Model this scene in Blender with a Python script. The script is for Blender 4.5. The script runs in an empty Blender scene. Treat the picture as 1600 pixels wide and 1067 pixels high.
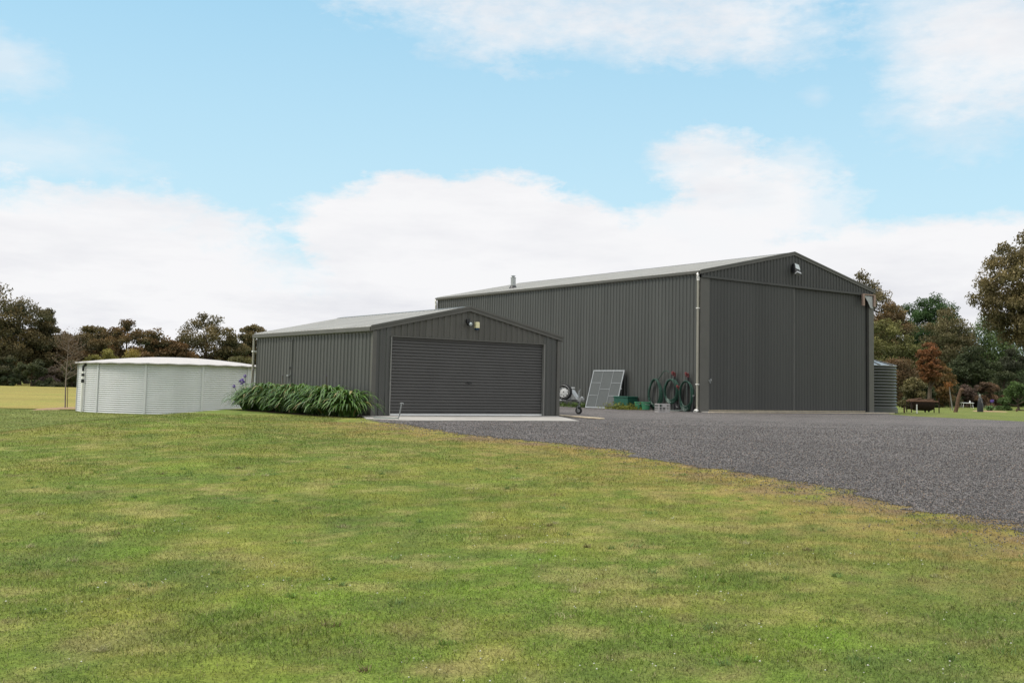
import bpy, math, random
import numpy as np
from mathutils import Vector, Matrix
random.seed(7); RG = np.random.default_rng(11)
sc = bpy.context.scene
COL = sc.collection
EYE = 1.6
# ------------------------------------------------------------------ camera
F, PITCH, ROLL, CX0, CY0 = 1648.6, .0774, .0216, 800., 533.5-56.6
cd = bpy.data.cameras.new('camera'); cam = bpy.data.objects.new('camera', cd); COL.objects.link(cam)
cd.sensor_width = 36; cd.lens = F/1600*36; cd.shift_y = -56.6/1600; cd.clip_end = 6000; cd.clip_start = .05
cam.matrix_world = Matrix.Translation((0, 0, EYE)) @ Matrix.Rotation(math.pi/2+PITCH, 4, 'X') @ Matrix.Rotation(ROLL, 4, 'Z')
sc.camera = cam

def ray(px, py):
    U, V = px-CX0, py-CY0
    u = U*math.cos(ROLL)+V*math.sin(ROLL); v = -U*math.sin(ROLL)+V*math.cos(ROLL)
    x, d, h = u/F, 1., -v/F
    return (x, d*math.cos(PITCH)-h*math.sin(PITCH), d*math.sin(PITCH)+h*math.cos(PITCH))
def S(t): t = np.clip(t, 0, 1); return t*t*(3-2*t)
def hgt(x, y):
    x = np.asarray(x, float); y = np.asarray(y, float)
    return .77*S((y-2.)/22.)*S((x+13)/5)+.012*np.sin(x*.7+1)*np.cos(y*.6)*np.clip(1-np.abs(y-12)/12, 0, 1)
def hit(px, py):
    r = ray(px, py); t = 3.
    while t < 900:
        if EYE+r[2]*t <= float(hgt(r[0]*t, r[1]*t)): break
        t *= 1.002
    return (r[0]*t, r[1]*t, float(hgt(r[0]*t, r[1]*t)))
def atY(px, py, Y):
    r = ray(px, py); k = Y/r[1]; return (r[0]*k, Y, EYE+r[2]*k)

# ------------------------------------------------------------------ noise
def _h(ix, iy, s):
    n = (ix.astype(np.int64)*374761393+iy.astype(np.int64)*668265263+s*974711) & 0x7fffffff
    n = ((n ^ (n >> 13))*1274126177) & 0x7fffffff
    return ((n ^ (n >> 16)) & 0xffff)/65535.
def vnoise(x, y, s=0):
    ix = np.floor(x); iy = np.floor(y); fx = x-ix; fy = y-iy
    fx = fx*fx*(3-2*fx); fy = fy*fy*(3-2*fy)
    a = _h(ix, iy, s); b = _h(ix+1, iy, s); c = _h(ix, iy+1, s); d = _h(ix+1, iy+1, s)
    return (a*(1-fx)+b*fx)*(1-fy)+(c*(1-fx)+d*fx)*fy
def fbm(x, y, s=0, o=4):
    r = 0; a = .5; t = 0
    for i in range(o): r = r+a*vnoise(x*2**i+i*17.3, y*2**i-i*9.1, s+i); t += a; a *= .55
    return r/t

# ------------------------------------------------------------------ materials
def mat(name, col, rough=.6, metal=0., spec=.5, var=.0, vscale=3., bump=0., bscale=20., attr=None, trans=0., col2=None, streak=False, emit=None):
    m = bpy.data.materials.new(name); m.use_nodes = True; nt = m.node_tree; N = nt.nodes; L = nt.links
    b = N['Principled BSDF']; b.inputs['Roughness'].default_value = rough; b.inputs['Metallic'].default_value = metal
    b.inputs['Specular IOR Level'].default_value = spec
    geo = N.new('ShaderNodeNewGeometry'); src = geo.outputs['Position']
    c = None
    if attr:
        a = N.new('ShaderNodeAttribute'); a.attribute_name = attr; c = a.outputs['Color']
    else:
        r = N.new('ShaderNodeRGB'); r.outputs[0].default_value = (*col, 1); c = r.outputs[0]
    if var or col2:
        mp = N.new('ShaderNodeMapping'); L.new(src, mp.inputs[0])
        if streak: mp.inputs['Scale'].default_value = (1, 1, .12)
        n = N.new('ShaderNodeTexNoise'); n.inputs['Scale'].default_value = vscale; n.inputs['Detail'].default_value = 6; n.inputs['Roughness'].default_value = .65
        L.new(mp.outputs[0], n.inputs['Vector'])
        mr = N.new('ShaderNodeMapRange'); mr.inputs[1].default_value = .3; mr.inputs[2].default_value = .7
        L.new(n.outputs[0], mr.inputs[0])
        if col2:
            mx = N.new('ShaderNodeMix'); mx.data_type = 'RGBA'; L.new(mr.outputs[0], mx.inputs[0]); L.new(c, mx.inputs[6]); mx.inputs[7].default_value = (*col2, 1); c = mx.outputs[2]
        if var:
            mr2 = N.new('ShaderNodeMapRange'); mr2.inputs[1].default_value = .3; mr2.inputs[2].default_value = .7; mr2.inputs[3].default_value = 1-var; mr2.inputs[4].default_value = 1+var
            L.new(n.outputs[0], mr2.inputs[0])
            mm = N.new('ShaderNodeVectorMath'); mm.operation = 'SCALE'; L.new(c, mm.inputs[0]); L.new(mr2.outputs[0], mm.inputs['Scale']); c = mm.outputs[0]
    L.new(c, b.inputs['Base Color'])
    if bump:
        n2 = N.new('ShaderNodeTexNoise'); n2.inputs['Scale'].default_value = bscale; n2.inputs['Detail'].default_value = 4; L.new(src, n2.inputs['Vector'])
        bp = N.new('ShaderNodeBump'); bp.inputs['Strength'].default_value = bump; bp.inputs['Distance'].default_value = .02
        L.new(n2.outputs[0], bp.inputs['Height']); L.new(bp.outputs[0], b.inputs['Normal'])
    if trans:
        t = N.new('ShaderNodeBsdfTranslucent'); L.new(c, t.inputs[0]); ms = N.new('ShaderNodeMixShader'); ms.inputs[0].default_value = trans
        L.new(b.outputs[0], ms.inputs[1]); L.new(t.outputs[0], ms.inputs[2]); L.new(ms.outputs[0], N['Material Output'].inputs[0])
    return m
M = {}
def sheets(m, amt=.05):
    nt = m.node_tree; N = nt.nodes; L = nt.links; b = N['Principled BSDF']; lk = b.inputs['Base Color'].links[0]; src = lk.from_socket
    tc = N.new('ShaderNodeTexCoord'); sp = N.new('ShaderNodeSeparateXYZ'); L.new(tc.outputs['Object'], sp.inputs[0])
    a = N.new('ShaderNodeMath'); a.operation = 'ADD'; L.new(sp.outputs[0], a.inputs[0]); L.new(sp.outputs[1], a.inputs[1])
    d = N.new('ShaderNodeMath'); d.operation = 'DIVIDE'; L.new(a.outputs[0], d.inputs[0]); d.inputs[1].default_value = .78
    f = N.new('ShaderNodeMath'); f.operation = 'FLOOR'; L.new(d.outputs[0], f.inputs[0])
    w_ = N.new('ShaderNodeTexWhiteNoise'); w_.noise_dimensions = '1D'; L.new(f.outputs[0], w_.inputs['W'])
    r = N.new('ShaderNodeMapRange'); r.inputs[3].default_value = 1-amt; r.inputs[4].default_value = 1+amt; L.new(w_.outputs['Value'], r.inputs[0])
    v = N.new('ShaderNodeVectorMath'); v.operation = 'SCALE'; L.new(src, v.inputs[0]); L.new(r.outputs[0], v.inputs['Scale']); L.new(v.outputs[0], b.inputs['Base Color'])
M['clad'] = mat('clad_steel', (.063, .0640, .0585), .36, 0, .45, .15, 1.6, streak=True)
M['cladB'] = mat('clad_steel_door', (.052, .0525, .049), .45, 0, .35, .08, 1.3, streak=True)
M['cladG'] = mat('clad_steel_gable', (.082, .079, .068), .48, 0, .35, .14, 2.2, streak=True)
M['trim'] = mat('trim_steel', (.092, .089, .078), .4, 0, .4, .1, 2.)
M['trimL'] = mat('trim_steel_pale', (.19, .185, .17), .5, 0, .4, .1, 2.)
M['roof'] = mat('roof_steel', (.42, .41, .38), .38, .15, .5, .08, .8, streak=False)
M['rollup'] = mat('roller_steel', (.080, .078, .075), .4, 0, .4, .07, 2.)
M['white'] = mat('white_paint', (.72, .72, .70), .45, 0, .4, .05, 4.)
M['pvc'] = mat('white_pvc', (.75, .73, .68), .4, 0, .5, .06, 6.)
M['beige'] = mat('beige_pipe', (.27, .255, .205), .45, 0, .5, .08, 3.)
M['black'] = mat('black_plastic', (.012, .012, .013), .45)
M['rubber'] = mat('rubber', (.018, .018, .018), .8, 0, .3, .2, 20)
M['galv'] = mat('galvanised', (.36, .37, .37), .42, .55, .5, .18, 8.)
M['galvD'] = mat('galvanised_dull', (.22, .23, .23), .5, .4, .5, .2, 8.)
M['tankw'] = mat('zinc_wall', (.54, .545, .545), .55, .08, .4, .07, 1.2, streak=True)
M['tankr'] = mat('zinc_roof', (.40, .375, .355), .65, .0, .5, .05, 1.)
M['tankg'] = mat('green_grey_tank', (.058, .062, .056), .36, 0, .5, .1, 2.)
M['tankgr'] = mat('tank_roof_steel', (.30, .31, .30), .3, .5, .5, .1, 2.)
M['conc'] = mat('concrete', (.30, .285, .26), .85, 0, .3, .16, 1.8, .4, 30)
M['cream'] = mat('cream_timber', (.50, .42, .30), .8, 0, .3, .25, 3., .3, 40)
M['hose'] = mat('green_hose', (.008, .042, .026), .45, 0, .5, .35, 7.)
M['hoseG'] = mat('grey_hose', (.12, .16, .14), .4, 0, .5, .2, 9.)
M['dgreen'] = mat('green_box', (.010, .07, .045), .5, 0, .4, .2, 4.)
M['lgreen'] = mat('green_tub', (.045, .20, .10), .5, 0, .4, .2, 5.)
M['red'] = mat('red_valve', (.13, .022, .022), .4, 0, .5, .2, 12)
M['crate'] = mat('grey_crate', (.36, .34, .33), .6, 0, .4, .1, 8)
M['mesh'] = mat('grey_shade_cloth', (.085, .092, .090), .8, 0, .3, .12, 14)
M['rust'] = mat('rusty_iron', (.022, .011, .008), .85, 0, .3, .4, 10, .4, 30)
M['rustL'] = mat('rust_rim', (.17, .09, .06), .8, 0, .3, .3, 12)
M['wood'] = mat('weathered_wood', (.10, .06, .038), .9, 0, .2, .35, 8, .6, 25)
M['bark'] = mat('bark', (.10, .075, .055), .9, 0, .2, .35, 1.4, .5, 10)
M['barkP'] = mat('pale_bark', (.20, .165, .13), .9, 0, .2, .35, 2.4, .5, 10)
M['lens'] = mat('lamp_glass', (.34, .38, .38), .2, 0, .8)
M['creamp'] = mat('cream_plastic', (.72, .66, .40), .4)
M['blue'] = mat('dark_blue_lens', (.01, .04, .10), .2)
M['pink'] = mat('primed_steel', (.30, .21, .17), .7, 0, .3, .1, 10)
M['leaf'] = mat('tree_leaves', (.1, .1, .05), .65, 0, .25, .0, attr='tint', trans=.28)
M['strap'] = mat('strap_leaves', (.1, .1, .05), .42, 0, .45, .0, attr='tint', trans=.22)
M['flower'] = mat('mauve_flowers', (.16, .10, .34), .7, 0, .2, .2, 30, trans=.2)
M['grass'] = mat('grass_blades', (.1, .1, .05), .6, 0, .25, .0, attr='tint', trans=.25)
M['stone'] = mat('gravel_stones', (.1, .1, .05), .85, 0, .3, .0, attr='tint')
M['earth'] = mat('sandy_mulch', (.34, .21, .14), .95, 0, .2, .25, 3, .8, 14, col2=(.22, .16, .09))
M['dirt'] = mat('garden_dirt', (.06, .042, .028), .95, 0, .2, .35, 5, .8, 14)

for k_ in ('clad', 'cladB', 'cladG', 'roof'): sheets(M[k_], .06)
def ground_mat():
    m = bpy.data.materials.new('lawn_ground'); m.use_nodes = True; nt = m.node_tree; N = nt.nodes; L = nt.links
    b = N['Principled BSDF']; b.inputs['Roughness'].default_value = .9; b.inputs['Specular IOR Level'].default_value = .1
    a = N.new('ShaderNodeAttribute'); a.attribute_name = 'tint'
    g = N.new('ShaderNodeNewGeometry')
    c = a.outputs['Color']
    for sc_, lo, hi in ((55., .55, 1.5), (9., .8, 1.25), (2.2, .86, 1.15)):
        n = N.new('ShaderNodeTexNoise'); n.inputs['Scale'].default_value = sc_; n.inputs['Detail'].default_value = 5; n.inputs['Roughness'].default_value = .7
        L.new(g.outputs['Position'], n.inputs['Vector'])
        r = N.new('ShaderNodeMapRange'); r.inputs[1].default_value = .32; r.inputs[2].default_value = .68; r.inputs[3].default_value = lo; r.inputs[4].default_value = hi
        L.new(n.outputs[0], r.inputs[0]); v = N.new('ShaderNodeVectorMath'); v.operation = 'SCALE'; L.new(c, v.inputs[0]); L.new(r.outputs[0], v.inputs['Scale']); c = v.outputs[0]
    L.new(c, b.inputs['Base Color'])
    n = N.new('ShaderNodeTexNoise'); n.inputs['Scale'].default_value = 30; n.inputs['Detail'].default_value = 6; L.new(g.outputs['Position'], n.inputs['Vector'])
    bp = N.new('ShaderNodeBump'); bp.inputs['Strength'].default_value = .8; bp.inputs['Distance'].default_value = .03; L.new(n.outputs[0], bp.inputs['Height']); L.new(bp.outputs[0], b.inputs['Normal'])
    return m
M['ground'] = ground_mat()
def gravel_mat():
    m = bpy.data.materials.new('gravel'); m.use_nodes = True; nt = m.node_tree; N = nt.nodes; L = nt.links
    b = N['Principled BSDF']; b.inputs['Roughness'].default_value = .9; b.inputs['Specular IOR Level'].default_value = .2
    g = N.new('ShaderNodeNewGeometry')
    vo = N.new('ShaderNodeTexVoronoi'); vo.inputs['Scale'].default_value = 66; L.new(g.outputs['Position'], vo.inputs['Vector'])
    cr = N.new('ShaderNodeValToRGB'); sep = N.new('ShaderNodeSeparateColor'); L.new(vo.outputs['Color'], sep.inputs[0]); L.new(sep.outputs[0], cr.inputs[0])
    e = cr.color_ramp.elements; e[0].position = 0; e[0].color = (.028, .027, .027, 1); e[1].position = 1; e[1].color = (.26, .235, .215, 1)
    for p, c in ((.35, (.068, .063, .062)), (.7, (.122, .111, .106)), (.9, (.175, .156, .142))):
        q = e.new(p); q.color = (*c, 1)
    c = cr.outputs[0]
    for s_, lo, hi in ((1.2, .85, 1.15), (.16, .9, 1.12), (7., .85, 1.18)):
        n = N.new('ShaderNodeTexNoise'); n.inputs['Scale'].default_value = s_; n.inputs['Detail'].default_value = 5; L.new(g.outputs['Position'], n.inputs['Vector'])
        r = N.new('ShaderNodeMapRange'); r.inputs[1].default_value = .32; r.inputs[2].default_value = .68; r.inputs[3].default_value = lo; r.inputs[4].default_value = hi
        L.new(n.outputs[0], r.inputs[0]); v = N.new('ShaderNodeVectorMath'); v.operation = 'SCALE'; L.new(c, v.inputs[0]); L.new(r.outputs[0], v.inputs['Scale']); c = v.outputs[0]
    L.new(c, b.inputs['Base Color'])
    bp = N.new('ShaderNodeBump'); bp.inputs['Strength'].default_value = .9; bp.inputs['Distance'].default_value = .012; bp.invert = True
    L.new(vo.outputs['Distance'], bp.inputs['Height']); L.new(bp.outputs[0], b.inputs['Normal'])
    return m
M['gravel'] = gravel_mat()

# ------------------------------------------------------------------ mesh helpers
class MB:
    def __init__(s): s.v = []; s.f = []
    def add(s, vs, fs):
        o = len(s.v); s.v += [tuple(map(float, p)) for p in vs]; s.f += [tuple(i+o for i in f) for f in fs]; return s
    def box(s, x0, x1, y0, y1, z0, z1, rot=None, piv=None):
        vs = [(x, y, z) for z in (z0, z1) for y in (y0, y1) for x in (x0, x1)]
        if rot is not None:
            pv = Vector(piv or ((x0+x1)/2, (y0+y1)/2, (z0+z1)/2)); vs = [tuple(rot @ (Vector(p)-pv)+pv) for p in vs]
        return s.add(vs, [(0, 2, 3, 1), (4, 5, 7, 6), (0, 1, 5, 4), (2, 6, 7, 3), (0, 4, 6, 2), (1, 3, 7, 5)])
    def tube(s, pts, r, n=8, cap=True):
        pts = [Vector(p) for p in pts]; rs = r if isinstance(r, (list, tuple)) else [r]*len(pts)
        up = Vector((.13, .21, 1)).normalized(); rings = []
        for i, p in enumerate(pts):
            d = (pts[min(i+1, len(pts)-1)]-pts[max(i-1, 0)])
            if d.length < 1e-9: d = Vector((0, 0, 1))
            d.normalize(); a = d.cross(up)
            if a.length < .15: a = d.cross(Vector((1, .1, 0)))
            a.normalize(); b = d.cross(a); up = -a.cross(d) if False else up
            rings.append([p+(a*math.cos(t)+b*math.sin(t))*rs[i] for t in [2*math.pi*k/n for k in range(n)]])
        vs = [q for r_ in rings for q in r_]; fs = []
        for i in range(len(pts)-1):
            for k in range(n): fs.append((i*n+k, i*n+(k+1) % n, (i+1)*n+(k+1) % n, (i+1)*n+k))
        if cap: fs.append(tuple(range(n-1, -1, -1))); fs.append(tuple((len(pts)-1)*n+k for k in range(n)))
        return s.add(vs, fs)
    def lathe(s, prof, n=24, c=(0, 0, 0), ax='z', a0=0., a1=2*math.pi):
        full = abs(a1-a0-2*math.pi) < 1e-6; m = n if full else n+1; vs = []
        for (r, h) in prof:
            for k in range(m):
                t = a0+(a1-a0)*k/n; q = (r*math.cos(t), r*math.sin(t), h)
                if ax == 'y': q = (q[0], q[2], q[1])
                if ax == 'x': q = (q[2], q[0], q[1])
                vs.append((q[0]+c[0], q[1]+c[1], q[2]+c[2]))
        fs = []
        for i in range(len(prof)-1):
            for k in range(n):
                k2 = (k+1) % m
                fs.append((i*m+k, i*m+k2, (i+1)*m+k2, (i+1)*m+k))
        return s.add(vs, fs)
    def build(s, name, m, parent=None, smooth=False, loc=None, bevel=0):
        me = bpy.data.meshes.new(name); me.from_pydata(s.v, [], s.f); me.update()
        if smooth: me.polygons.foreach_set('use_smooth', [True]*len(me.polygons))
        me.materials.append(M[m] if isinstance(m, str) else m)
        o = bpy.data.objects.new(name, me); COL.objects.link(o)
        if parent: o.parent = parent
        if loc: o.location = loc
        if smooth:
            try: me.set_sharp_from_angle(angle=math.radians(40))
            except Exception: pass
        if bevel:
            b = o.modifiers.new('bevel', 'BEVEL'); b.width = bevel; b.segments = 2; b.limit_method = 'ANGLE'
        return o
def thing(name, label, cat, loc=(0, 0, 0), rz=0, group=None):
    o = bpy.data.objects.new(name, None); COL.objects.link(o); o.location = loc; o.rotation_euler = (0, 0, rz); o.empty_display_size = .2
    o['label'] = label; o['category'] = cat
    if group: o['group'] = group
    return o
def tag(o, label=None, cat=None, group=None, kind=None):
    for k, v in (('label', label), ('category', cat), ('group', group), ('kind', kind)):
        if v: o[k] = v
    return o
def np_mesh(name, V, Fc, m, parent=None, tint=None, smooth=False):
    """V (n,3), Fc (k,s) all faces the same size; tint (n,3) per vertex"""
    V = np.ascontiguousarray(V, np.float32); Fc = np.ascontiguousarray(Fc, np.int32); s = Fc.shape[1]
    me = bpy.data.meshes.new(name); me.vertices.add(len(V)); me.vertices.foreach_set('co', V.ravel())
    me.loops.add(Fc.size); me.loops.foreach_set('vertex_index', Fc.ravel())
    me.polygons.add(len(Fc)); me.polygons.foreach_set('loop_start', np.arange(0, Fc.size, s, dtype=np.int32))
    try: me.polygons.foreach_set('loop_total', np.full(len(Fc), s, np.int32))
    except Exception: pass
    me.update(calc_edges=True)
    if tint is not None:
        a = me.attributes.new('tint', 'FLOAT_COLOR', 'POINT'); c = np.ones((len(V), 4), np.float32); c[:, :3] = tint; a.data.foreach_set('color', c.ravel())
    if smooth: me.polygons.foreach_set('use_smooth', np.ones(len(Fc), bool))
    me.materials.append(M[m]); o = bpy.data.objects.new(name, me); COL.objects.link(o)
    if parent: o.parent = parent
    return o

# ribbed sheet: along +a (unit vec A) from a0..a1, out-normal Nn, z from zb(a) to zt(a)
PROF = [(0, 0), (.46, 0), (.56, 1), (.88, 1), (.98, 0)]
PROFP = [(0, 0), (.84, 0), (.88, 1), (.94, 1), (.98, 0)]
def rib_wall(mb, O, A, Nn, a0, a1, zb, zt, pitch=.19, dep=.036, prof=PROF, breaks=()):
    us = [(a0, 0)]; k = 0
    while True:
        stop = False
        for f, d in prof:
            u = a0+(k+f)*pitch
            if u > a1: stop = True; break
            if k or f: us.append((u, d*dep))
        if stop: break
        k += 1
    us.append((a1, 0))
    for b_ in breaks:
        if a0 < b_ < a1:
            us.append((b_, 0))
    us.sort(key=lambda q: q[0])
    O = Vector(O); A = Vector(A); Nn = Vector(Nn); vs = []
    for u, d in us:
        p = O+A*u+Nn*d; vs.append((p.x, p.y, zb(u))); vs.append((p.x, p.y, zt(u)))
    mb.add(vs, [(2*i, 2*i+2, 2*i+3, 2*i+1) for i in range(len(us)-1)])

# ================================================================== SHED BUILDER (local: x along front, y back, z up from slab)
def shed_shell(root, W, L, he, hr, xr, mwall, roofm, over_f=.04, rib=.2, dep=.028):
    """walls left/right/back, roof sheets, ridge cap, gutters"""
    mb = MB(); rib_wall(mb, (0, 0, 0), (0, 1, 0), (-1, 0, 0), .06, L-.05, lambda u: 0, lambda u: he-.03, rib, dep)
    mb.build('wall', mwall, root)
    mb = MB(); rib_wall(mb, (W, 0, 0), (0, 1, 0), (1, 0, 0), .06, L-.05, lambda u: 0, lambda u: he-.03, rib); mb.build('wall', mwall, root)
    zr = lambda u: he-.03+(hr-he)*(u/xr if u < xr else (W-u)/(W-xr))
    mb = MB(); rib_wall(mb, (0, L, 0), (1, 0, 0), (0, 1, 0), .02, W-.02, lambda u: 0, zr, rib, breaks=(xr,)); mb.build('wall', mwall, root)
    rf = None
    for side in (0, 1):
        x0, x1 = (-.07, xr) if side == 0 else (W+.07, xr)
        z0, z1 = he-.005*0, hr
        sl = (hr-he)/(xr if side == 0 else W-xr); z0 = hr-abs(x1-x0)*sl
        mb = MB(); ys = [( -over_f, 0)]; k = 0
        while -over_f+k*rib < L+over_f:
            for f, d in PROFP:
                y = -over_f+(k+f)*rib
                if y < L+over_f and (k or f): ys.append((y, d*.025))
            k += 1
        ys.append((L+over_f, 0)); vs = []
        for y, d in ys: vs += [(x0, y, z0+d), (x1, y, z1+d)]
        n = len(ys)
        for y, d in ys: vs += [(x0, y, z0-.012), (x1, y, z1-.012)]
        fs = [(2*i, 2*i+1, 2*i+3, 2*i+2) if side == 0 else (2*i, 2*i+2, 2*i+3, 2*i+1) for i in range(n-1)]
        fs += [(2*n+2*i, 2*n+2*i+2, 2*n+2*i+3, 2*n+2*i+1) for i in range(n-1)]
        fs += [(2*i, 2*i+2, 2*n+2*i+2, 2*n+2*i) for i in range(n-1)]
        mb.add(vs, fs); r = mb.build('roof', roofm, root)
        if side == 0: rf = r
        # gutter
        g = MB(); s_ = -1 if side == 0 else 1; xe = 0 if side == 0 else W
        zt = z0-.012
        prof = [(.035, zt-.125), (.115, zt-.125), (.125, zt-.11), (.125, zt-.005), (.110, zt-.005), (.110, zt-.11), (.035, zt-.113)]
        vs = []
        for y in (0-.02, L+.03):
            for (px, pz) in prof: vs.append((xe+s_*px, y, pz))
        m_ = len(prof); fs = [(i, i+1, m_+i+1, m_+i) for i in range(m_-1)]+[(0, m_, 2*m_-1, m_-1)]
        g.add(vs, fs)
        for y in (-.02, L+.03): g.box(min(xe+s_*.034, xe+s_*.126), max(xe+s_*.034, xe+s_*.126), y-.002, y+.002, zt-.126, zt-.004)
        g.build('gutter', 'trim', root)
    rc = MB()
    for sgn, w_ in ((-1, xr), (1, W-xr)):
        sl = (hr-he)/w_
        rc.add([(xr, -over_f-.01, hr+.032), (xr+sgn*.16, -over_f-.01, hr+.029-.16*sl), (xr+sgn*.16, L+over_f, hr+.029-.16*sl), (xr, L+over_f, hr+.032),
                (xr+sgn*.165, -over_f-.01, hr+.012-.16*sl), (xr+sgn*.165, L+over_f, hr+.012-.16*sl)], [(0, 1, 2, 3) if sgn < 0 else (0, 3, 2, 1), (1, 4, 5, 2)])
    rc.build('ridge_cap', 'trim', root)
    return rf
def barge(root, x0, x1, z0, z1, y, h=.135, name='barge_board'):
    """board following slope x0,z0 -> x1,z1 (top edge), front face at y, with a folded lip"""
    mb = MB()
    for (dy0, dy1, a, b_) in ((0, .03, 0, -h), (-.018, .0, .012, -.045)):
        vs = []
        for x, z in ((x0, z0), (x1, z1)):
            vs += [(x, y+dy0, z+b_), (x, y+dy0, z+a), (x, y+dy1, z+a), (x, y+dy1, z+b_)]
        mb.add(vs, [(0, 1, 5, 4), (1, 2, 6, 5), (2, 3, 7, 6), (3, 0, 4, 7), (0, 3, 2, 1), (4, 5, 6, 7)])
    mb.build(name, 'trim', root)

# ================================================================== GARAGE
SLAB = EYE-.8
PS = .6375
gW, gL, gE, gR, gXr = 6.15, 7.48, 2.30, 2.95, 2.95
G = thing('garage', 'low dark grey steel garage with a wide ribbed roller door and shallow gable roof', 'garage', (-3.543, 27.1, SLAB), PS)
shed_shell(G, gW, gL, gE, gR, gXr, 'clad', 'roof', rib=.2, dep=.021)
d0, d1, dh = .541, 5.58, 2.036
mb = MB()
slope = lambda u: gE-.03+(gR-gE)*(u/gXr if u < gXr else (gW-u)/(gW-gXr))
rib_wall(mb, (0, 0, 0), (1, 0, 0), (0, -1, 0), .09, d0-.012, lambda u: 0, slope, .19, .022); mb.build('wall', 'clad', G); mb = MB()
rib_wall(mb, (0, 0, 0), (1, 0, 0), (0, -1, 0), d1+.012, gW-.09, lambda u: 0, slope, .19, .022)
mb.build('wall', 'clad', G)
mb = MB(); rib_wall(mb, (0, 0, 0), (1, 0, 0), (0, -1, 0), d0-.012, d1+.012, lambda u: dh+.03, slope, .19, .022, breaks=(gXr,)); mb.build('gable_wall', 'cladG', G)
barge(G, -.10, gXr, gE+.015-.02, gR+.03, -.055); barge(G, gXr, gW+.10, gR+.03, gE+.015-.02, -.055)
for x0, x1 in ((-.03, .085), (gW-.085, gW+.03)):
    MB().box(x0, x1, -.034, .06, 0, gE-.13).build('corner_trim', 'trim', G)
MB().box(d0-.03, d0, -.03, .10, 0, dh).build('door_frame', 'trimL', G); MB().box(d1, d1+.03, -.03, .10, 0, dh).build('door_frame', 'trimL', G)
MB().box(d0-.03, d1+.03, -.03, .10, dh, dh+.03).build('door_frame', 'trim', G)
rd = MB(); n = 25; vs = []; zz = []
p = dh/n
for i in range(n):
    for f, d in ((0, .0), (.16, .0), (.34, .028), (.84, .028), (1., .0)): zz.append(((i+f)*p, d))
for z, d in zz: vs += [(d0, .075-d, z), (d1, .075-d, z)]
rd.add(vs, [(2*i, 2*i+1, 2*i+3, 2*i+2) for i in range(len(zz)-1)])
rdo = rd.build('roller_door', 'rollup', G)
MB().box(d0+.002, d1-.002, .035, .072, .004, .045).build('bottom_rail', 'white', rdo)
mb = MB().box(2.93, 3.13, .035, .05, .87, .895).lathe([(0, -.012), (.03, -.012), (.03, .02)], 12, (3.03, .045, .88), 'y'); mb.build('lock_handle', 'black', rdo)
mb = MB().box(0, gW, .0, gL, -.12, -.004); mb.box(.1, gW-.1, .1, gL-.1, -.004, .0); mb.build('floor_slab', 'conc', G)
# side door in the left wall
sd = MB().box(-.03, -.002, 4.8, 5.66, .03, 2.0); rib_wall(sd, (-.031, 0, 0), (0, 1, 0), (-1, 0, 0), 4.8, 5.66, lambda u: .03, lambda u: 2., .2, .02); sd = sd.build('side_door', 'clad', G)
MB().box(-.10, -.034, 4.83, 4.96, .98, 1.02).build('door_handle', 'galv', sd); MB().box(-.06, -.034, 4.84, 4.89, 1.20, 1.25).build('door_lock', 'black', sd)
mb = MB()
for y in (4.77, 5.66): mb.box(-.038, .0, y, y+.022, 0, 2.04)
mb.box(-.038, 0, 4.77, 5.682, 2.02, 2.04); mb.build('side_door_frame', 'clad', G)
dp = MB().tube([(-.08, gL-.02, gE-.14), (-.085, gL-.02, gE-.25), (-.085, gL-.02, .06)], .04, 10).build('downpipe', 'beige', G, True)
MB().box(-.13, .0, gL-.075, gL+.03, 1.72, 1.76).build('pipe_bracket', 'pvc', dp)

# ================================================================== BIG SHED
PB = .6278
bW, bL, bE, bR, bXr, bT = 11.19, 19.63, 5.58, 6.78, 5.6, 5.33
B = thing('machinery_shed', 'tall dark grey steel machinery shed with two full-height sliding doors behind the garage', 'shed', (7.448, 41.54, SLAB), PB)
rf = shed_shell(B, bW, bL, bE, bR, bXr, 'clad', 'roof', rib=.2)
mb = MB(); slB = lambda u: bE-.03+(bR-bE)*(u/bXr if u < bXr else (bW-u)/(bW-bXr))
rib_wall(mb, (0, -.02, 0), (1, 0, 0), (0, -1, 0), .02, bW-.02, lambda u: bT, slB, .2, .028, breaks=(bXr,)); mb.build('gable_wall', 'cladB', B)
barge(B, -.10, bXr, bE-.01, bR+.04, -.08, .15); barge(B, bXr, bW+.10, bR+.04, bE-.01, -.08, .15)
MB().box(.0, bW+.0, -.085, -.021, bT-.045, bT+.045).box(.1, bW-.1, -.021, .12, bT-.03, bT-.005).build('door_track', 'cladB', B)
MB().box(-.03, .47, -.03, .10, 0, bT-.046).build('corner_jamb', 'trim', B); MB().box(bW-.33, bW+.03, -.03, .10, 0, bT-.046).build('corner_jamb', 'trim', B)
e1, e2, e3 = .49, 5.60, bW-.47
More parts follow.
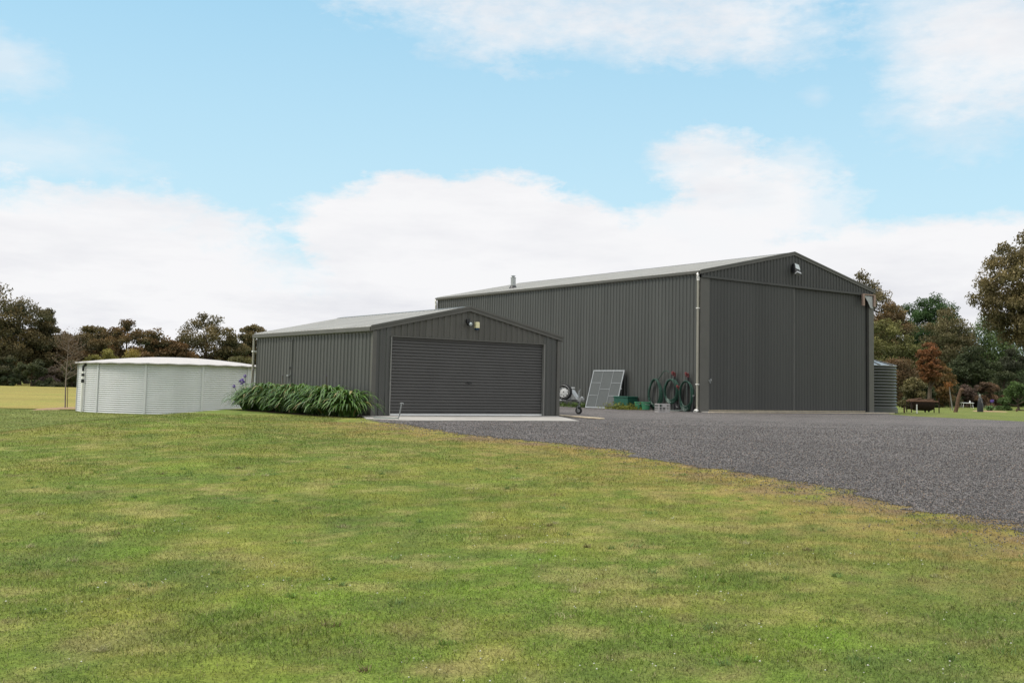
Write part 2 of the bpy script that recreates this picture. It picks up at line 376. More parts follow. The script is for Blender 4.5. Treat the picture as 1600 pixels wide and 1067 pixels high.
for a, b_, y in ((e1, e2+.05, .0), (e2, e3, .07)):
    mb = MB(); rib_wall(mb, (0, y, 0), (1, 0, 0), (0, -1, 0), a, b_, lambda u: .07, lambda u: bT-.01, .19, .016)
    mb.box(a, b_, y+.002, y+.04, .07, bT-.02)
    dd = mb.build('sliding_door', 'cladB', B)
    MB().box(a+.02, b_-.02, y-.003, y+.03, .035, .068).build('bottom_rail', 'cream', dd)  # pale rail, its cream colour also paints the light seeping under the door
    if a == e1:
        MB().box(b_-.02, b_+.002, y-.022, y+.02, .07, bT-.06).build('edge_trim', 'trimL', dd)
        h_ = MB().lathe([(.0, -.05), (.03, -.05), (.035, -.03), (.03, 0)], 12, (a+.06, y-.02, 1.27), 'y')
        h_.tube([(a-.02, y-.05, 1.21), (a+.02, y-.06, 1.12), (a+.06, y-.05, 1.15), (a+.02, y-.04, 1.24)], .012, 6).box(a-.06, a+.12, y-.05, y-.035, 1.22, 1.25)
        h_.build('door_latch', 'galv', dd)
MB().box(e3, bW-.33, .10, .12, 0, bT-.05).build('door_gap_shade', 'black', B)  # black strip behind the open slit, stands in for the shade inside it
MB().box(-.02, bW+.02, -.0, bL, -.15, -.004).box(.05, bW+1.0, -.42, -.0, -.10, .015).build('floor_slab', 'conc', B)
MB().box(.02, bW+.95, -.47, -.42, -.1, .012).build('slab_edging', 'cream', B)
# downpipes
def downpipe(y):
    d = MB().tube([(-.085, y, bE-.3), (-.085, y, .09)], .048, 10).build('downpipe', 'beige', B, True)
    MB().tube([(-.08, y, bE-.13), (-.12, y, bE-.19), (-.12, y-.02, bE-.27), (-.085, y, bE-.36), (-.085, y, bE-.42)], .056, 10).build('pipe_elbow', 'pvc', d, True)
    for z in (4.05, 1.05): MB().box(-.145, .02, y-.055, y+.055, z, z+.035).build('pipe_bracket', 'pvc', d)
    MB().tube([(-.085, y, .16), (-.085, y, .07), (-.13, y-.02, .04), (-.22, y-.04, .03), (-.27, y-.06, .0)], [.06, .06, .065, .065, .075], 10).build('pipe_shoe', 'pvc', d, True)
downpipe(.06); downpipe(bL-.02)
# flue
fx, fy = 1.15, 14.2; fz = bE+(bR-bE)*fx/bXr
fl = MB().lathe([(.13, 0.02), (.13, .52), (.145, .53), (.145, .56)], 20, (fx, fy, fz)).lathe([(.075, .56), (.075, .62)], 14, (fx, fy, fz)).lathe([(.0, .68), (.12, .645), (.12, .63), (.0, .62)], 16, (fx, fy, fz)).build('flue', 'galv', B, True)
MB().lathe([(.24, -.07), (.2, .03), (.14, .14), (.13, .15)], 16, (fx, fy, fz)).build('flue_flashing', 'black', fl, True)
# bracket at the right end of the track
mb = MB()
for x in (bW-.95, bW-.14): mb.box(x, x+.13, -.17, -.09, bT-.52, bT+.02)
mb.box(bW-.95, bW-.01, -.16, -.10, bT-.03, bT+.02).build('track_bracket', 'pink', B)
MB().add([(bW-.80, -.12, bT-.06), (bW-.20, -.12, bT-.06), (bW-.16, -.12, bT-.62), (bW-.36, -.12, bT-.58), (bW-.5, -.12, bT-.35),
          (bW-.80, -.10, bT-.06), (bW-.20, -.10, bT-.06), (bW-.16, -.10, bT-.62), (bW-.36, -.10, bT-.58), (bW-.5, -.10, bT-.35)],
         [(0, 4, 3, 2, 1), (5, 6, 7, 8, 9), (0, 1, 6, 5), (1, 2, 7, 6), (2, 3, 8, 7), (3, 4, 9, 8), (4, 0, 5, 9)]).build('gusset_plate', 'galv', B)

def loc_on(root, p):
    c, s = math.cos(root.rotation_euler[2]), math.sin(root.rotation_euler[2])
    return (root.location[0]+c*p[0]-s*p[1], root.location[1]+s*p[0]+c*p[1], root.location[2]+p[2])
# floodlight on the big gable
fl_ = thing('floodlight', 'large silver floodlight with a black housing, high on the tall shed gable', 'floodlight', loc_on(B, (5.55, -.06, 6.05)), PB)
R_ = Matrix.Rotation(math.radians(-28), 3, 'X') @ Matrix.Rotation(math.radians(16), 3, 'Y')
MB().box(-.15, .15, -.22, -.08, -.20, .24, R_).build('housing', 'black', fl_, bevel=.01)
MB().box(-.12, .12, -.235, -.222, -.06, .22, R_, (0, -.15, .04)).build('glass', 'lens', fl_)
MB().box(-.14, .10, -.27, -.12, -.30, -.23, R_, (0, -.15, .04)).build('control_box', 'galv', fl_)
MB().box(-.03, .03, -.09, .03, -.1, .1).box(-.19, -.17, -.16, -.08, -.15, .12).box(.17, .19, -.16, -.08, -.15, .12).build('bracket', 'black', fl_)
sp = thing('spotlight', 'small round black spotlight with a pale lens under the garage ridge', 'spotlight', loc_on(G, (2.90, -.03, 2.50)), PS)
MB().lathe([(0, .0), (.035, .0), (.04, -.06), (.065, -.11), (.068, -.15), (.06, -.15), (.055, -.135)], 16, (-.02, -.03, -.02), 'y').build('lamp_head', 'black', sp, True)
MB().lathe([(0, -.185), (.03, -.178), (.058, -.14)], 16, (-.02, -.03, -.02), 'y').build('lens', 'lens', sp, True)
MB().box(-.05, .05, -.03, .03, .02, .12).tube([(0, -.02, .06), (.03, -.07, .04), (0, -.06, -.01)], .014, 6).build('mount', 'black', sp)
sb = thing('alarm_siren', 'cream alarm siren box with a dark blue strobe below, beside the garage spotlight', 'alarm box', loc_on(G, (3.19, -.03, 2.44)), PS)
MB().box(-.06, .06, -.07, .03, -.05, .12).build('siren_cover', 'creamp', sb, bevel=.012)
MB().lathe([(.0, -.10), (.05, -.095), (.065, -.07), (.065, -.05)], 14, (0, -.02, 0)).build('strobe', 'blue', sb, True)

# ================================================================== LEFT TANK
TX, TY, TR, TH = -16.9, 53.2, 4.48, 2.32
T = thing('water_tank', 'wide silver corrugated water tank with a low white roof, left of the garage', 'water tank', (TX, TY, 0), 0)
nseg = 11; mb = MB()
prof = []
nr = 24; hh = TH/nr
for i in range(nr):
    for k in range(5): prof.append((TR+.013*math.sin(2*math.pi*k/5), (i+k/5)*hh))
prof.append((TR, TH)); mb.lathe(prof, 96)
mb.build('tank_wall', 'tankw', T, True)
for k in range(nseg):
    a = math.radians(-72.4+16.5)+2*math.pi*k/nseg
    MB().box(TR-.01, TR+.045, -.05, .05, 0, TH-.0, Matrix.Rotation(a, 3, 'Z'), (0, 0, 0)).build('seam_post', 'tankw', T)
mb = MB(); n = 128; rings = []; rad = [0, .35, 1.2, 2.2, 3.2, 4.0, TR+.17]
zc = [.40, .395, .37, .30, .20, .10, .02]; vs = []; fs = []
for r, z in zip(rad[1:], zc[1:]):
    for k in range(n):
        a = 2*math.pi*k/n; w = (.011*math.sin(a*32))*(r/TR)
        vs.append((r*math.cos(a), r*math.sin(a), TH+z+w))
m_ = len(rad)-1
for i in range(m_-1):
    for k in range(n): fs.append((i*n+k, (i+1)*n+k, (i+1)*n+(k+1) % n, i*n+(k+1) % n))
fs.append(tuple(range(n)))
o = len(vs)
for k in range(n):
    a = 2*math.pi*k/n; vs.append(((TR+.165)*math.cos(a), (TR+.165)*math.sin(a), TH-.03+.011*math.sin(a*32)))
for k in range(n): fs.append(((m_-1)*n+k, o+k, o+(k+1) % n, (m_-1)*n+(k+1) % n))
mb.add(vs, fs); mb.build('tank_roof', 'tankr', T, True)
pa = None
q = atY(131.7, 600, 51.5)
ang = math.radians(-72.4-64); pxl, pyl = (TR+.10)*math.cos(ang), (TR+.10)*math.sin(ang)
pp = MB().tube([(pxl, pyl, 0), (pxl, pyl, 1.38)], .062, 12).build('overflow_pipe', 'pvc', T, True)
for z0, z1, mm, r in ((1.38, 1.54, 'black', .07), (1.54, 1.68, 'pvc', .066), (1.68, 1.80, 'black', .07), (1.80, 1.92, 'pvc', .05), (1.92, 2.16, 'black', .055)):
    MB().tube([(pxl, pyl, z0), (pxl, pyl, z1)], r, 12).build('pipe_coupling', mm, pp, True)
MB().tube([(pxl, pyl, 2.14), (pxl*.99+.05, pyl, 2.22), (pxl*.97+.16, pyl+.05, 2.25)], .06, 10).build('pipe_coupling', 'black', pp, True)

# ================================================================== RIGHT TANK
tc = loc_on(B, (bW+1.70, 1.75, 0)); R2 = 1.50; H2 = 2.2
T2 = thing('rainwater_tank', 'dark green-grey ribbed round rainwater tank beside the right corner of the tall shed', 'water tank', (tc[0], tc[1], SLAB-.02), 0)
prof = [(0, 0), (R2+.06, 0), (R2+.06, .20), (R2+.02, .22)]
nr = 14; hh = (H2-.24)/nr
for i in range(nr):
    for k in range(6): prof.append((R2+.032*math.cos(2*math.pi*k/6), .24+(i+k/6)*hh))
prof.append((R2, H2)); MB().lathe(prof, 72).build('tank_wall', 'tankg', T2, True)
tr = MB().lathe([(R2+.03, H2-.02), (R2+.03, H2+.01), (R2-.02, H2+.02), (.28, H2+.33), (.25, H2+.36), (0, H2+.37)], 72).build('tank_roof', 'tankgr', T2, True)
mb = MB()
for k in range(12):
    a = 2*math.pi*k/12+.2; c, s = math.cos(a), math.sin(a)
    mb.tube([(c*.26, s*.26, H2+.35), (c*(R2+.02), s*(R2+.02), H2+.03)], .022, 6)
mb.build('roof_rib', 'tankg', tr)

# ================================================================== TRAILER
tl = thing('trailer', 'small galvanised box trailer with a white-rimmed spare wheel, parked beside the garage corner', 'trailer', (2.28, 34.0, SLAB-.02), math.radians(150))
# local +x points from the coupling back to the body
MB().tube([(0, 0, .43), (.3, .02, .43), (1.3, .42, .42)], .035, 8).tube([(.3, -.02, .43), (1.3, -.42, .42)], .035, 8).box(-.02, .32, -.05, .05, .40, .47).build('drawbar', 'galv', tl)
MB().lathe([(.0, .1), (.045, .08), (.055, .02), (.05, -.04), (.03, -.06)], 12, (-.03, 0, .47)).box(-.1, .16, -.035, .035, .47, .52).build('coupling', 'galv', tl, True)
MB().tube([(.12, -.09, .18), (.12, -.09, .74)], .024, 8).tube([(.12, -.09, .74), (.12, -.17, .76), (.12, -.17, .82)], .012, 6).box(.09, .15, -.12, -.04, .36, .50).build('jockey_stand', 'galvD', tl)
jw = MB().lathe([(.05, -.03), (.10, -.03), (.115, -.015), (.115, .015), (.10, .03), (.05, .03)], 20, (.12, -.09, .115), 'y').build('jockey_wheel', 'rubber', tl, True)
MB().lathe([(0, -.035), (.06, -.03), (.06, .03), (0, .035)], 12, (.12, -.09, .115), 'y').tube([(.09, -.13, .12), (.09, -.13, .27), (.15, -.05, .27), (.15, -.05, .12)], .012, 6).build('wheel_fork', 'galv', jw, True)
mb = MB().box(1.3, 3.1, -.62, .62, .46, .52).box(1.3, 1.33, -.62, .62, .52, .86).box(3.07, 3.1, -.62, .62, .52, .86).box(1.33, 3.07, -.62, -.59, .52, .86).box(1.33, 3.07, .59, .62, .52, .86)
mb.box(1.27, 3.13, -.65, .65, .86, .90).box(1.3, 3.1, -.66, -.62, .40, .46).box(1.3, 3.1, .62, .66, .40, .46); mb.build('tray', 'galvD', tl)
for s_ in (-1, 1):
    w = MB().lathe([(.14, -.07), (.25, -.08), (.275, -.05), (.275, .05), (.25, .08), (.14, .07)], 24, (2.2, s_*.76, .275), 'y').build('wheel', 'rubber', tl, True)
    MB().lathe([(0, s_*.03), (.10, s_*.03), (.17, s_*.06)], 20, (2.2, s_*.76, .275), 'y').build('rim', 'white', w, True)
    MB().box(1.85, 2.55, s_*.76-.1, s_*.76+.1, .60, .63).build('mudguard', 'galvD', tl)
mb = MB().box(.34, .62, -.20, .14, .46, .80).box(.36, .60, -.22, -.20, .50, .76).box(.30, .38, -.24, -.18, .44, .68).add([(.10, -.2, .46), (.34, -.2, .46), (.34, -.2, .78), (.10, .1, .46), (.34, .1, .46), (.34, .1, .78)], [(0, 1, 2), (3, 5, 4), (0, 2, 5, 3)])
mb.tube([(.34, -.22, .84), (.62, -.22, .84), (.62, .14, .84)], .018, 6); mb.build('tool_box', 'galv', tl)
# spare wheel faces the camera, slightly turned
wl = Vector(atY(881.3, 611.9, 33.6)) - Vector((2.28, 34.0, SLAB-.02)); a = -math.radians(150)
wl = Vector((wl.x*math.cos(a)-wl.y*math.sin(a), wl.x*math.sin(a)+wl.y*math.cos(a), wl.z))
sw = MB().lathe([(.17, .06), (.24, .075), (.262, .05), (.268, 0), (.262, -.05), (.24, -.075), (.205, -.078)], 36, (0, 0, 0), 'y').build('spare_wheel', 'rubber', tl, True)
sw.location = wl; sw.rotation_euler = (0, 0, math.radians(6))
# rim with pressed dish and eight dark holes
rm = MB().lathe([(.207, .079), (.205, .062), (.180, .05), (.165, .02), (.10, .035), (.05, .045), (.0, .046)], 36, (0, 0, 0), 'y')
rm.lathe([(.207, .079), (.212, .07)], 36, (0, 0, 0), 'y'); nf = len(rm.f); mb = rm
for k in range(8):
    t = 2*math.pi*k/8; mb.lathe([(0, .037), (.014, .037), (.014, .03)], 10, (.135*math.cos(t), 0, .135*math.sin(t)), 'y')
mb.lathe([(0, .052), (.018, .050), (.02, .04)], 12, (0, 0, 0), 'y'); rim = rm.build('rim', 'white', sw, True); rim.data.materials.append(M['black'])
for p_ in rim.data.polygons: p_.material_index = int(p_.index >= nf)

# ================================================================== things along the tall shed wall
def wallpt(t, out, z):   # t back along the wall, out metres in front of it
    return loc_on(B, (-out, t, z))
# leaning framed panel
fp = thing('framed_panel', 'grey mesh panel in a pale metal frame, leaning against the tall shed wall', 'panel', wallpt(4.2, .62, -.02), PB)
Rl = Matrix.Rotation(math.radians(15.5), 4, 'Y')
PW, PH = 2.02, 1.70
frm = bpy.data.objects.new('x', None); bpy.data.objects.remove(frm)
def pbox(y0, y1, z0, z1, x0=-.02, x1=.02):
    return (x0, x1, y0, y1, z0, z1)
mb = MB()
for b_ in ((0, .05, 0, PH), (PW-.05, PW, 0, PH), (.05, PW-.05, 0, .05), (.05, PW-.05, PH-.05, PH)): mb.box(*pbox(*b_))
mb.box(-.022, .022, -.04, .0, .02, .30); mb.box(-.02, .02, -.07, -.0, .86, .90)
o = mb.build('frame', 'galv', fp, bevel=.004); o.matrix_local = Rl
mb = MB(); tw = .028
for y in (PW*.335, PW*.665): mb.box(*pbox(y-tw/2, y+tw/2, .05, PH-.05, -.017, .012))
for (ya, yb, z) in ((.05, PW*.335, .33), (.05, PW*.335, .665), (PW*.335, PW*.665, .5), (PW*.665, PW-.05, .33), (PW*.665, PW-.05, .665)):
    mb.box(*pbox(ya+tw/2, yb-tw/2, z*PH-tw/2, z*PH+tw/2, -.015, .010))
o = mb.build('glazing_bar', 'galvD', fp); o.matrix_local = Rl
o = MB().box(-.004, .004, .05, PW-.05, .05, PH-.05).build('mesh_infill', 'mesh', fp); o.matrix_local = Rl
# green box
gb = thing('storage_box', 'dark green storage box with a lid behind the leaning panel', 'box', wallpt(3.75, .34, 0), PB)
MB().box(-.28, .28, -.25, .62, 0, .46).build('body', 'dgreen', gb, bevel=.02)
MB().box(-.30, .30, -.27, .64, .462, .52).build('lid', 'dgreen', gb, bevel=.015)
for t, lab in ((3.02, 'pale green plastic tub against the tall shed wall, nearer the dark green box'), (2.62, 'pale green plastic tub against the tall shed wall, nearer the hanging hoses')):
    q = wallpt(t, .42, 0); tb = thing('plastic_tub', lab, 'tub', q, PB, 'green tubs along the shed wall')
    MB().lathe([(0, 0), (.15, 0), (.19, .28), (.205, .28), (.205, .31), (.185, .31), (.155, .04), (0, .04)], 20).build('tub_body', 'lgreen', tb, True)
    MB().tube([(-.2, 0, .29), (-.12, -.17, .22), (.0, -.22, .19), (.12, -.17, .22), (.2, 0, .29)], .007, 6).build('carry_handle', 'galv', tb)
# milk crate
q = atY(1035, 640, 40.2); ck = thing('milk_crate', 'pale grey open milk crate on the gravel under the hoses', 'crate', (q[0], q[1], SLAB-.02), PB-.35)
w, d, h = .225, .20, .32; mb = MB()
for z in (0, .085, .175, .285):
    t_ = .035 if z in (0, .285) else .018
    mb.box(-w, w, -d, -d+.015, z, z+t_).box(-w, w, d-.015, d, z, z+t_).box(-w, -w+.015, -d+.015, d-.015, z, z+t_).box(w-.015, w, -d+.015, d-.015, z, z+t_)
for k in range(7):
    x = -w+.004+k*(2*w-.026)/6
    if k % 6 and k % 2: continue
    mb.box(x, x+.018, -d-.003, -d+.012, .0, h-.002).box(x, x+.018, d-.012, d+.003, .0, h-.002)
    y = -d+.004+k*(2*d-.026)/6
    mb.box(-w-.003, -w+.012, y, y+.018, .001, h-.003).box(w-.012, w+.003, y, y+.018, .001, h-.003)
mb.box(-.07, .07, -d-.004, -d+.01, .19, .285); mb.build('crate_body', 'crate', ck)
mb = MB()
for k in range(6): mb.box(-w+.02, w-.02, -d+.02+k*.06, -d+.04+k*.06, .008, .02)
mb.build('crate_base', 'crate', ck)

# hoses and standpipes
def coil(name, label, t, z0, z1, hw, loops, m, out=.10, seed=1, drop=None, pinch=.55):
    rr = random.Random(seed); root = thing(name, label, 'hose', wallpt(t, out, 0), PB, 'garden hoses hung on the shed wall')
    for l in range(loops):
        top = z1-rr.random()*.04; bot = z0+(z1-z0)*(.0+.16*rr.random()); w_ = hw*(1-.10*rr.random()-.05*(l % 4)); yo = (rr.random()-.5)*.09; xo = -.02-.018*(l % 4)-rr.random()*.03
        pts = []
        for k in range(29):
            a = 2*math.pi*k/28; zz_ = (1-math.cos(a))/2
            ww = w_*math.sin(a)*(pinch+(1-pinch)*zz_ ** .8)
            pts.append((xo+.015*math.sin(3*a+l), yo+ww, top-(top-bot)*zz_))
        MB().tube(pts, .019, 7, False).build('hose_loop', m, root, True)
    if drop:
        MB().tube(drop, .0165, 7).build('hose_end', m, root, True)
    return root
c1 = coil('garden_hose', 'dark green hose hung in a long loose bundle left of the milk crate', 2.35, .02, 1.27, .50, 12, 'hose', seed=3, pinch=.62, drop=[(-.05, -.12, 1.2), (-.05, -.28, 1.36), (-.06, -.5, 1.58), (-.07, -.72, 1.6), (-.1, -.83, 1.52)])
c2 = coil('garden_hose', 'green hose in round tight loops under the tallest red valve', 1.42, .28, 1.27, .42, 12, 'hose', seed=5, pinch=1.)
c3 = coil('garden_hose', 'green hose in one tall narrow oval beside the downpipe', .60, .0, 1.20, .40, 11, 'hose', seed=8, pinch=1.)
c4 = coil('garden_hose', 'black hose hung low between two green coils', 1.05, .10, .92, .20, 6, 'black', seed=9, pinch=.6, out=.07)
MB().tube([(-.05, .0, 1.22), (-.04, -.03, .6), (-.09, -.12, .1), (-.35, .1, .02), (-.5, .5, .015)], .012, 6).build('hose_end', 'hoseG', c3, True)
def valve(t, z, lab, out=.14, sc_=1.):
    r = thing('fire_valve', lab, 'valve', wallpt(t, out, 0), PB, 'red valves on standpipes')
    MB().tube([(0, 0, 0), (0, 0, z-.10)], .035, 10).build('standpipe', 'black', r, True)
    MB().lathe([(.04, -.14), (.05, -.13), (.05, -.08), (.035, -.06), (.04, .0), (.03, .03), (0, .04)], 14, (0, 0, z)).lathe([(.0, 0), (.05, 0), (.055, .12), (.04, .13)], 12, (0, -.02, z-.05), 'y').build('valve_body', 'red', r, True)
    MB().lathe([(.0, -.012), (.06*sc_, -.012), (.065*sc_, 0), (.06*sc_, .012), (0, .012)], 16, (-.10, 0, z+.0), 'x').tube([(0, 0, z), (-.1, 0, z)], .015, 6).build('hand_wheel', 'red', r, True)
    MB().lathe([(0, -.03), (.045, -.025), (.05, .0)], 12, (-.13, -.01, z+.03), 'x').build('outlet_cap', 'red', r, True)
valve(1.26, 1.50, 'tallest red valve on a standpipe, with a hose arching into it', sc_=1.2)
valve(.52, 1.47, 'dark red valve above the tall narrow hose coil', sc_=1.)
valve(.98, .95, 'low red valve between two green hose coils', sc_=.8)
bp_ = thing('short_post', 'short black post against the tall shed wall beside the downpipe', 'post', wallpt(.24, .14, 0), PB)
MB().box(-.03, .03, -.05, .05, 0, .60, Matrix.Rotation(.08, 3, 'X')).build('post', 'black', bp_)
MB().box(-.045, .045, -.06, .06, .58, .65).build('post_cap', 'galvD', bp_)

# garden tap in front of the roller door
q = atY(624, 648.5, 24.9)
gt = thing('garden_tap', 'thin bent grey tap pipe standing on the slab by the roller door, left end', 'tap', (q[0], 24.9, SLAB-.0), 0)
MB().tube([(-.03, 0, 0), (0, 0, .08), (.045, 0, .36)], .016, 8).build('riser', 'galvD', gt, True)
MB().tube([(.01, 0, .355), (.045, 0, .375), (.09, 0, .36)], .011, 8).tube([(.09, 0, .365), (.09, 0, .33)], .010, 6).build('tap_head', 'galvD', gt, True)
MB().tube([(-.04, 0, .02), (-.12, -.05, .015), (-.3, -.06, .015), (-.5, .1, .015), (-.62, .12, .015)], .012, 6).build('hose_tail', 'hoseG', gt, True)

# ================================================================== GROUND
EP = [(604, 661), (640, 668.5), (700, 677), (760, 684.5), (850, 692), (900, 697), (1000, 710), (1100, 728), (1200, 746), (1300, 767), (1400, 788), (1500, 806), (1600, 828), (1750, 868)]
EW = np.array([hit(*p)[:2] for p in EP]+[(7.6, 7.6), (11., 6.4)]); EW = EW[np.argsort(EW[:, 1])]
def xedge(y): return np.interp(y, EW[:, 1], EW[:, 0])
Y0, Y1 = EW[0, 1], EW[-1, 1]
LX = np.array([[Y1, EW[-1, 0]], [Y1+1.2, EW[-1, 0]-.55], [27, -2.6], [31, -2.8], [36, -3.2], [60, -10], [75, -12]])
RX = np.array([[0, 34], [35.0, 34], [36.5, 21], [38, 18.2], [42.7, 16.4], [46.5, 16.6], [48, 17.2], [75, 17.5]])
def tintf(x, y, fine=True):
    """albedo of the lawn at x,y"""
    x = np.asarray(x, float); y = np.asarray(y, float)
    g = np.array([.104, .150, .024]); bg = np.array([.132, .205, .024]); yg = np.array([.180, .190, .036]); st = np.array([.325, .270, .112]); br = np.array([.185, .130, .070]); dk = np.array([.080, .118, .028])
    n1 = fbm(x*.45, y*.45, 3); n2 = fbm(x*1.6+5, y*1.6, 9); n3 = fbm(x*.9, y*.9, 31); n4 = fbm(x*6, y*6, 51, 3)
    def mix(a, b, t): return a+(b-a)*np.clip(t, 0, 1)[:, None]
    c = np.tile(g, (len(x), 1))
    c = mix(c, yg, .30+(n1-.5)*1.5+(n2-.5)*1.8+(n4-.5)*1.0)
    c = mix(c, bg, (n3-.62)*5)
    c = mix(c, st, np.minimum((fbm(x*2.6+40, y*3.2, 77, 5)-.52)*1.9+(fbm(x*.5+4, y*.7, 78)-.5)*.8+(n4-.5)*1.6, .42))
    c = mix(c, dk, (fbm(x*1.3-20, y*1.9, 91, 5)-.56)*2.6)
    c = mix(c, dk, S((x-.5)/5)*S((13-y)/5)*.7)
    c = mix(c, br*.9, (fbm(x*3.3+7, y*3.9, 123, 4)-.63)*2.5)
    ex = np.where(y <= Y1, xedge(y), -99.)
    d = (ex-x)*.8+(n2-.5)*.9     # distance left of the gravel edge
    inz = (y < Y1+.5)
    m1 = np.exp(-np.clip(d, 0, 9)**2/5.0)*inz*(d > -2)
    c = mix(c, st*np.array([.80, .72, .52]), m1*1.0*np.clip((n4-.25)*2.5, .3, 1))
    m2 = np.exp(-np.clip(d-.05, -2, 9)**2/.75)*inz
    c = mix(c, br, m2*np.clip((fbm(x*2.2, y*3, 66)-.40)*4, 0, 1))
    far = S((y-24)/14)
    c = mix(c, np.array([.140, .165, .045])*(.8+.4*fbm(x*.25, y*.5, 44))[:, None], far*.6)
    return c
def warp(n, ends):
    return np.concatenate([np.linspace(a, b, k, endpoint=False) for a, b, k in ends]+[[ends[-1][1]]])
xs = warp(0, [(-1500, -200, 12), (-200, -40, 24), (-40, -14, 52), (-14, 14, 190), (14, 40, 52), (40, 200, 24), (200, 1500, 12)])
ys = warp(0, [(-300, -10, 10), (-10, 3, 26), (3, 30, 200), (30, 60, 90), (60, 220, 60), (220, 2500, 20)])
X, Y = np.meshgrid(xs, ys); V = np.stack([X.ravel(), Y.ravel(), hgt(X.ravel(), Y.ravel())], 1)
nx, ny = len(xs), len(ys); I = (np.arange(ny-1)[:, None]*nx+np.arange(nx-1)[None]).ravel()
Fq = np.stack([I, I+1, I+nx+1, I+nx], 1)
tc_ = tintf(V[:, 0], V[:, 1])
tag(np_mesh('lawn', V, Fq, 'ground', tint=tc_*(.86-.10*S((V[:, 0]-8)/6)*S((V[:, 1]-30)/8)+.05*S((V[:, 1]-35)/12))[:, None], smooth=True), kind='structure')
# paddock beyond
xs = warp(0, [(-900, -120, 20), (-120, -9, 110), (-9, -7, 4)]); ys = warp(0, [(58, 130, 60), (130, 230, 40)])
X, Y = np.meshgrid(xs, ys); X = X.ravel(); Y = Y.ravel()
Yj = np.where(Y < 58.01, 51.8+1.2*fbm(X*.3, X*0, 5)+np.clip(X+22, -30, 60)*.0, Y)
V = np.stack([X, Yj, hgt(X, Yj)+.03], 1); nx, ny = len(xs), len(ys); I = (np.arange(ny-1)[:, None]*nx+np.arange(nx-1)[None]).ravel()
n = fbm(X*.05, Yj*.25, 4); n2 = fbm(X*.3, Yj*.6, 14)
tp = np.array([.215, .180, .050])[None]*(0.75+.5*n[:, None])+np.array([-.05, .0, -.01])[None]*np.clip((n2-.5)*3, 0, 1)[:, None]
keep = None
tag(np_mesh('paddock', V, np.stack([I, I+1, I+nx+1, I+nx], 1), 'ground', tint=tp, smooth=True), kind='structure')
# gravel
gy = warp(0, [(Y0-.01, Y1, 520), (Y1, 34, 120), (34, 50, 90), (50, 74, 20)]); NC = 40
def gleft(y):
    return np.where(y <= Y1, xedge(y), np.interp(y, LX[:, 0], LX[:, 1]))
jit = (vnoise(gy*1.5, gy*0, 8)-.5)*.7+(vnoise(gy*5.5, gy*0, 28)-.5)*.22+(vnoise(gy*16, gy*0+3, 18)-.5)*.2+(RG.random(len(gy))-.5)*.05
gl_ = gleft(gy)+np.where(gy < Y1+.6, jit, jit*.3); gr_ = np.interp(gy, RX[:, 0], RX[:, 1])
fr = np.linspace(0, 1, NC)**1.6
X = gl_[:, None]+(gr_-gl_)[:, None]*fr[None]; Yg = np.repeat(gy[:, None], NC, 1)
V = np.stack([X.ravel(), Yg.ravel(), hgt(X.ravel(), Yg.ravel())+.007], 1); I = (np.arange(len(gy)-1)[:, None]*NC+np.arange(NC-1)[None]).ravel()
tag(np_mesh('gravel_yard', V, np.stack([I, I+1, I+NC+1, I+NC], 1), 'gravel', smooth=True), kind='structure')
# slab in front of the garage
ap = [loc_on(G, (gW, -.001, 0)), (1.75, 26.6, 0), (-.4, 25.4, 0), (-2.3, 24.2, 0), (-3.35, 24.9, 0), (-3.75, 26.8, 0), loc_on(G, (.0, -.001, 0))]
mb = MB(); k = len(ap); mb.add([(p[0], p[1], SLAB-.004) for p in ap]+[(p[0], p[1], SLAB-.15) for p in ap], [tuple(range(k-1, -1, -1))]+[(i, (i+1) % k, k+(i+1) % k, k+i) for i in range(k)])
tag(mb.build('concrete_apron', 'conc'), kind='structure')
# sandy mulch around the sapling
def patch(name, cx, cy, rx, ry, m, hh=.05, seed=0, kind='structure'):
    n = 40; vs = [(cx, cy, float(hgt(cx, cy))+hh+.02)]; fs = []
    for j, f in enumerate((.5, .85, 1.)):
        for i in range(n):
            a = 2*math.pi*i/n; r = f*(1+.22*math.sin(3*a+seed)+.12*math.sin(7*a+seed*2)); x, y = cx+rx*r*math.cos(a), cy+ry*r*math.sin(a)
            vs.append((x, y, float(hgt(x, y))+(hh*(1-f)+.035 if f < 1 else -.01)))
    for i in range(n): fs.append((0, 1+i, 1+(i+1) % n))
    for j in range(2):
        for i in range(n): fs.append((1+j*n+i, 1+(j+1)*n+i, 1+(j+1)*n+(i+1) % n, 1+j*n+(i+1) % n))
    mb = MB().add(vs, fs); return tag(mb.build(name, m, None, True), kind=kind)
q = hit(101, 638.5); SAP = q
patch('mulch_ground', q[0]+.25, q[1]-.2, 1.0, 2.6, 'earth', .06, 1)
# pale plank beside the garage corner
a_ = Vector((1.50, 31.1, SLAB-.01)); b__ = Vector((2.5, 28.7, SLAB-.01)); d_ = (b__-a_).normalized(); n_ = Vector((-d_.y, d_.x, 0))
mb = MB(); vs = [a_+n_*.02, a_-n_*.14, b__-n_*.05, b__+n_*.08]; vs = vs+[v+Vector((0, 0, .035)) for v in vs]
mb.add(vs, [(0, 1, 2, 3), (4, 7, 6, 5), (0, 4, 5, 1), (1, 5, 6, 2), (2, 6, 7, 3), (3, 7, 4, 0)])
tag(mb.build('timber_plank', 'cream', bevel=.006), 'pale timber plank lying on the gravel at the garage corner', 'plank')

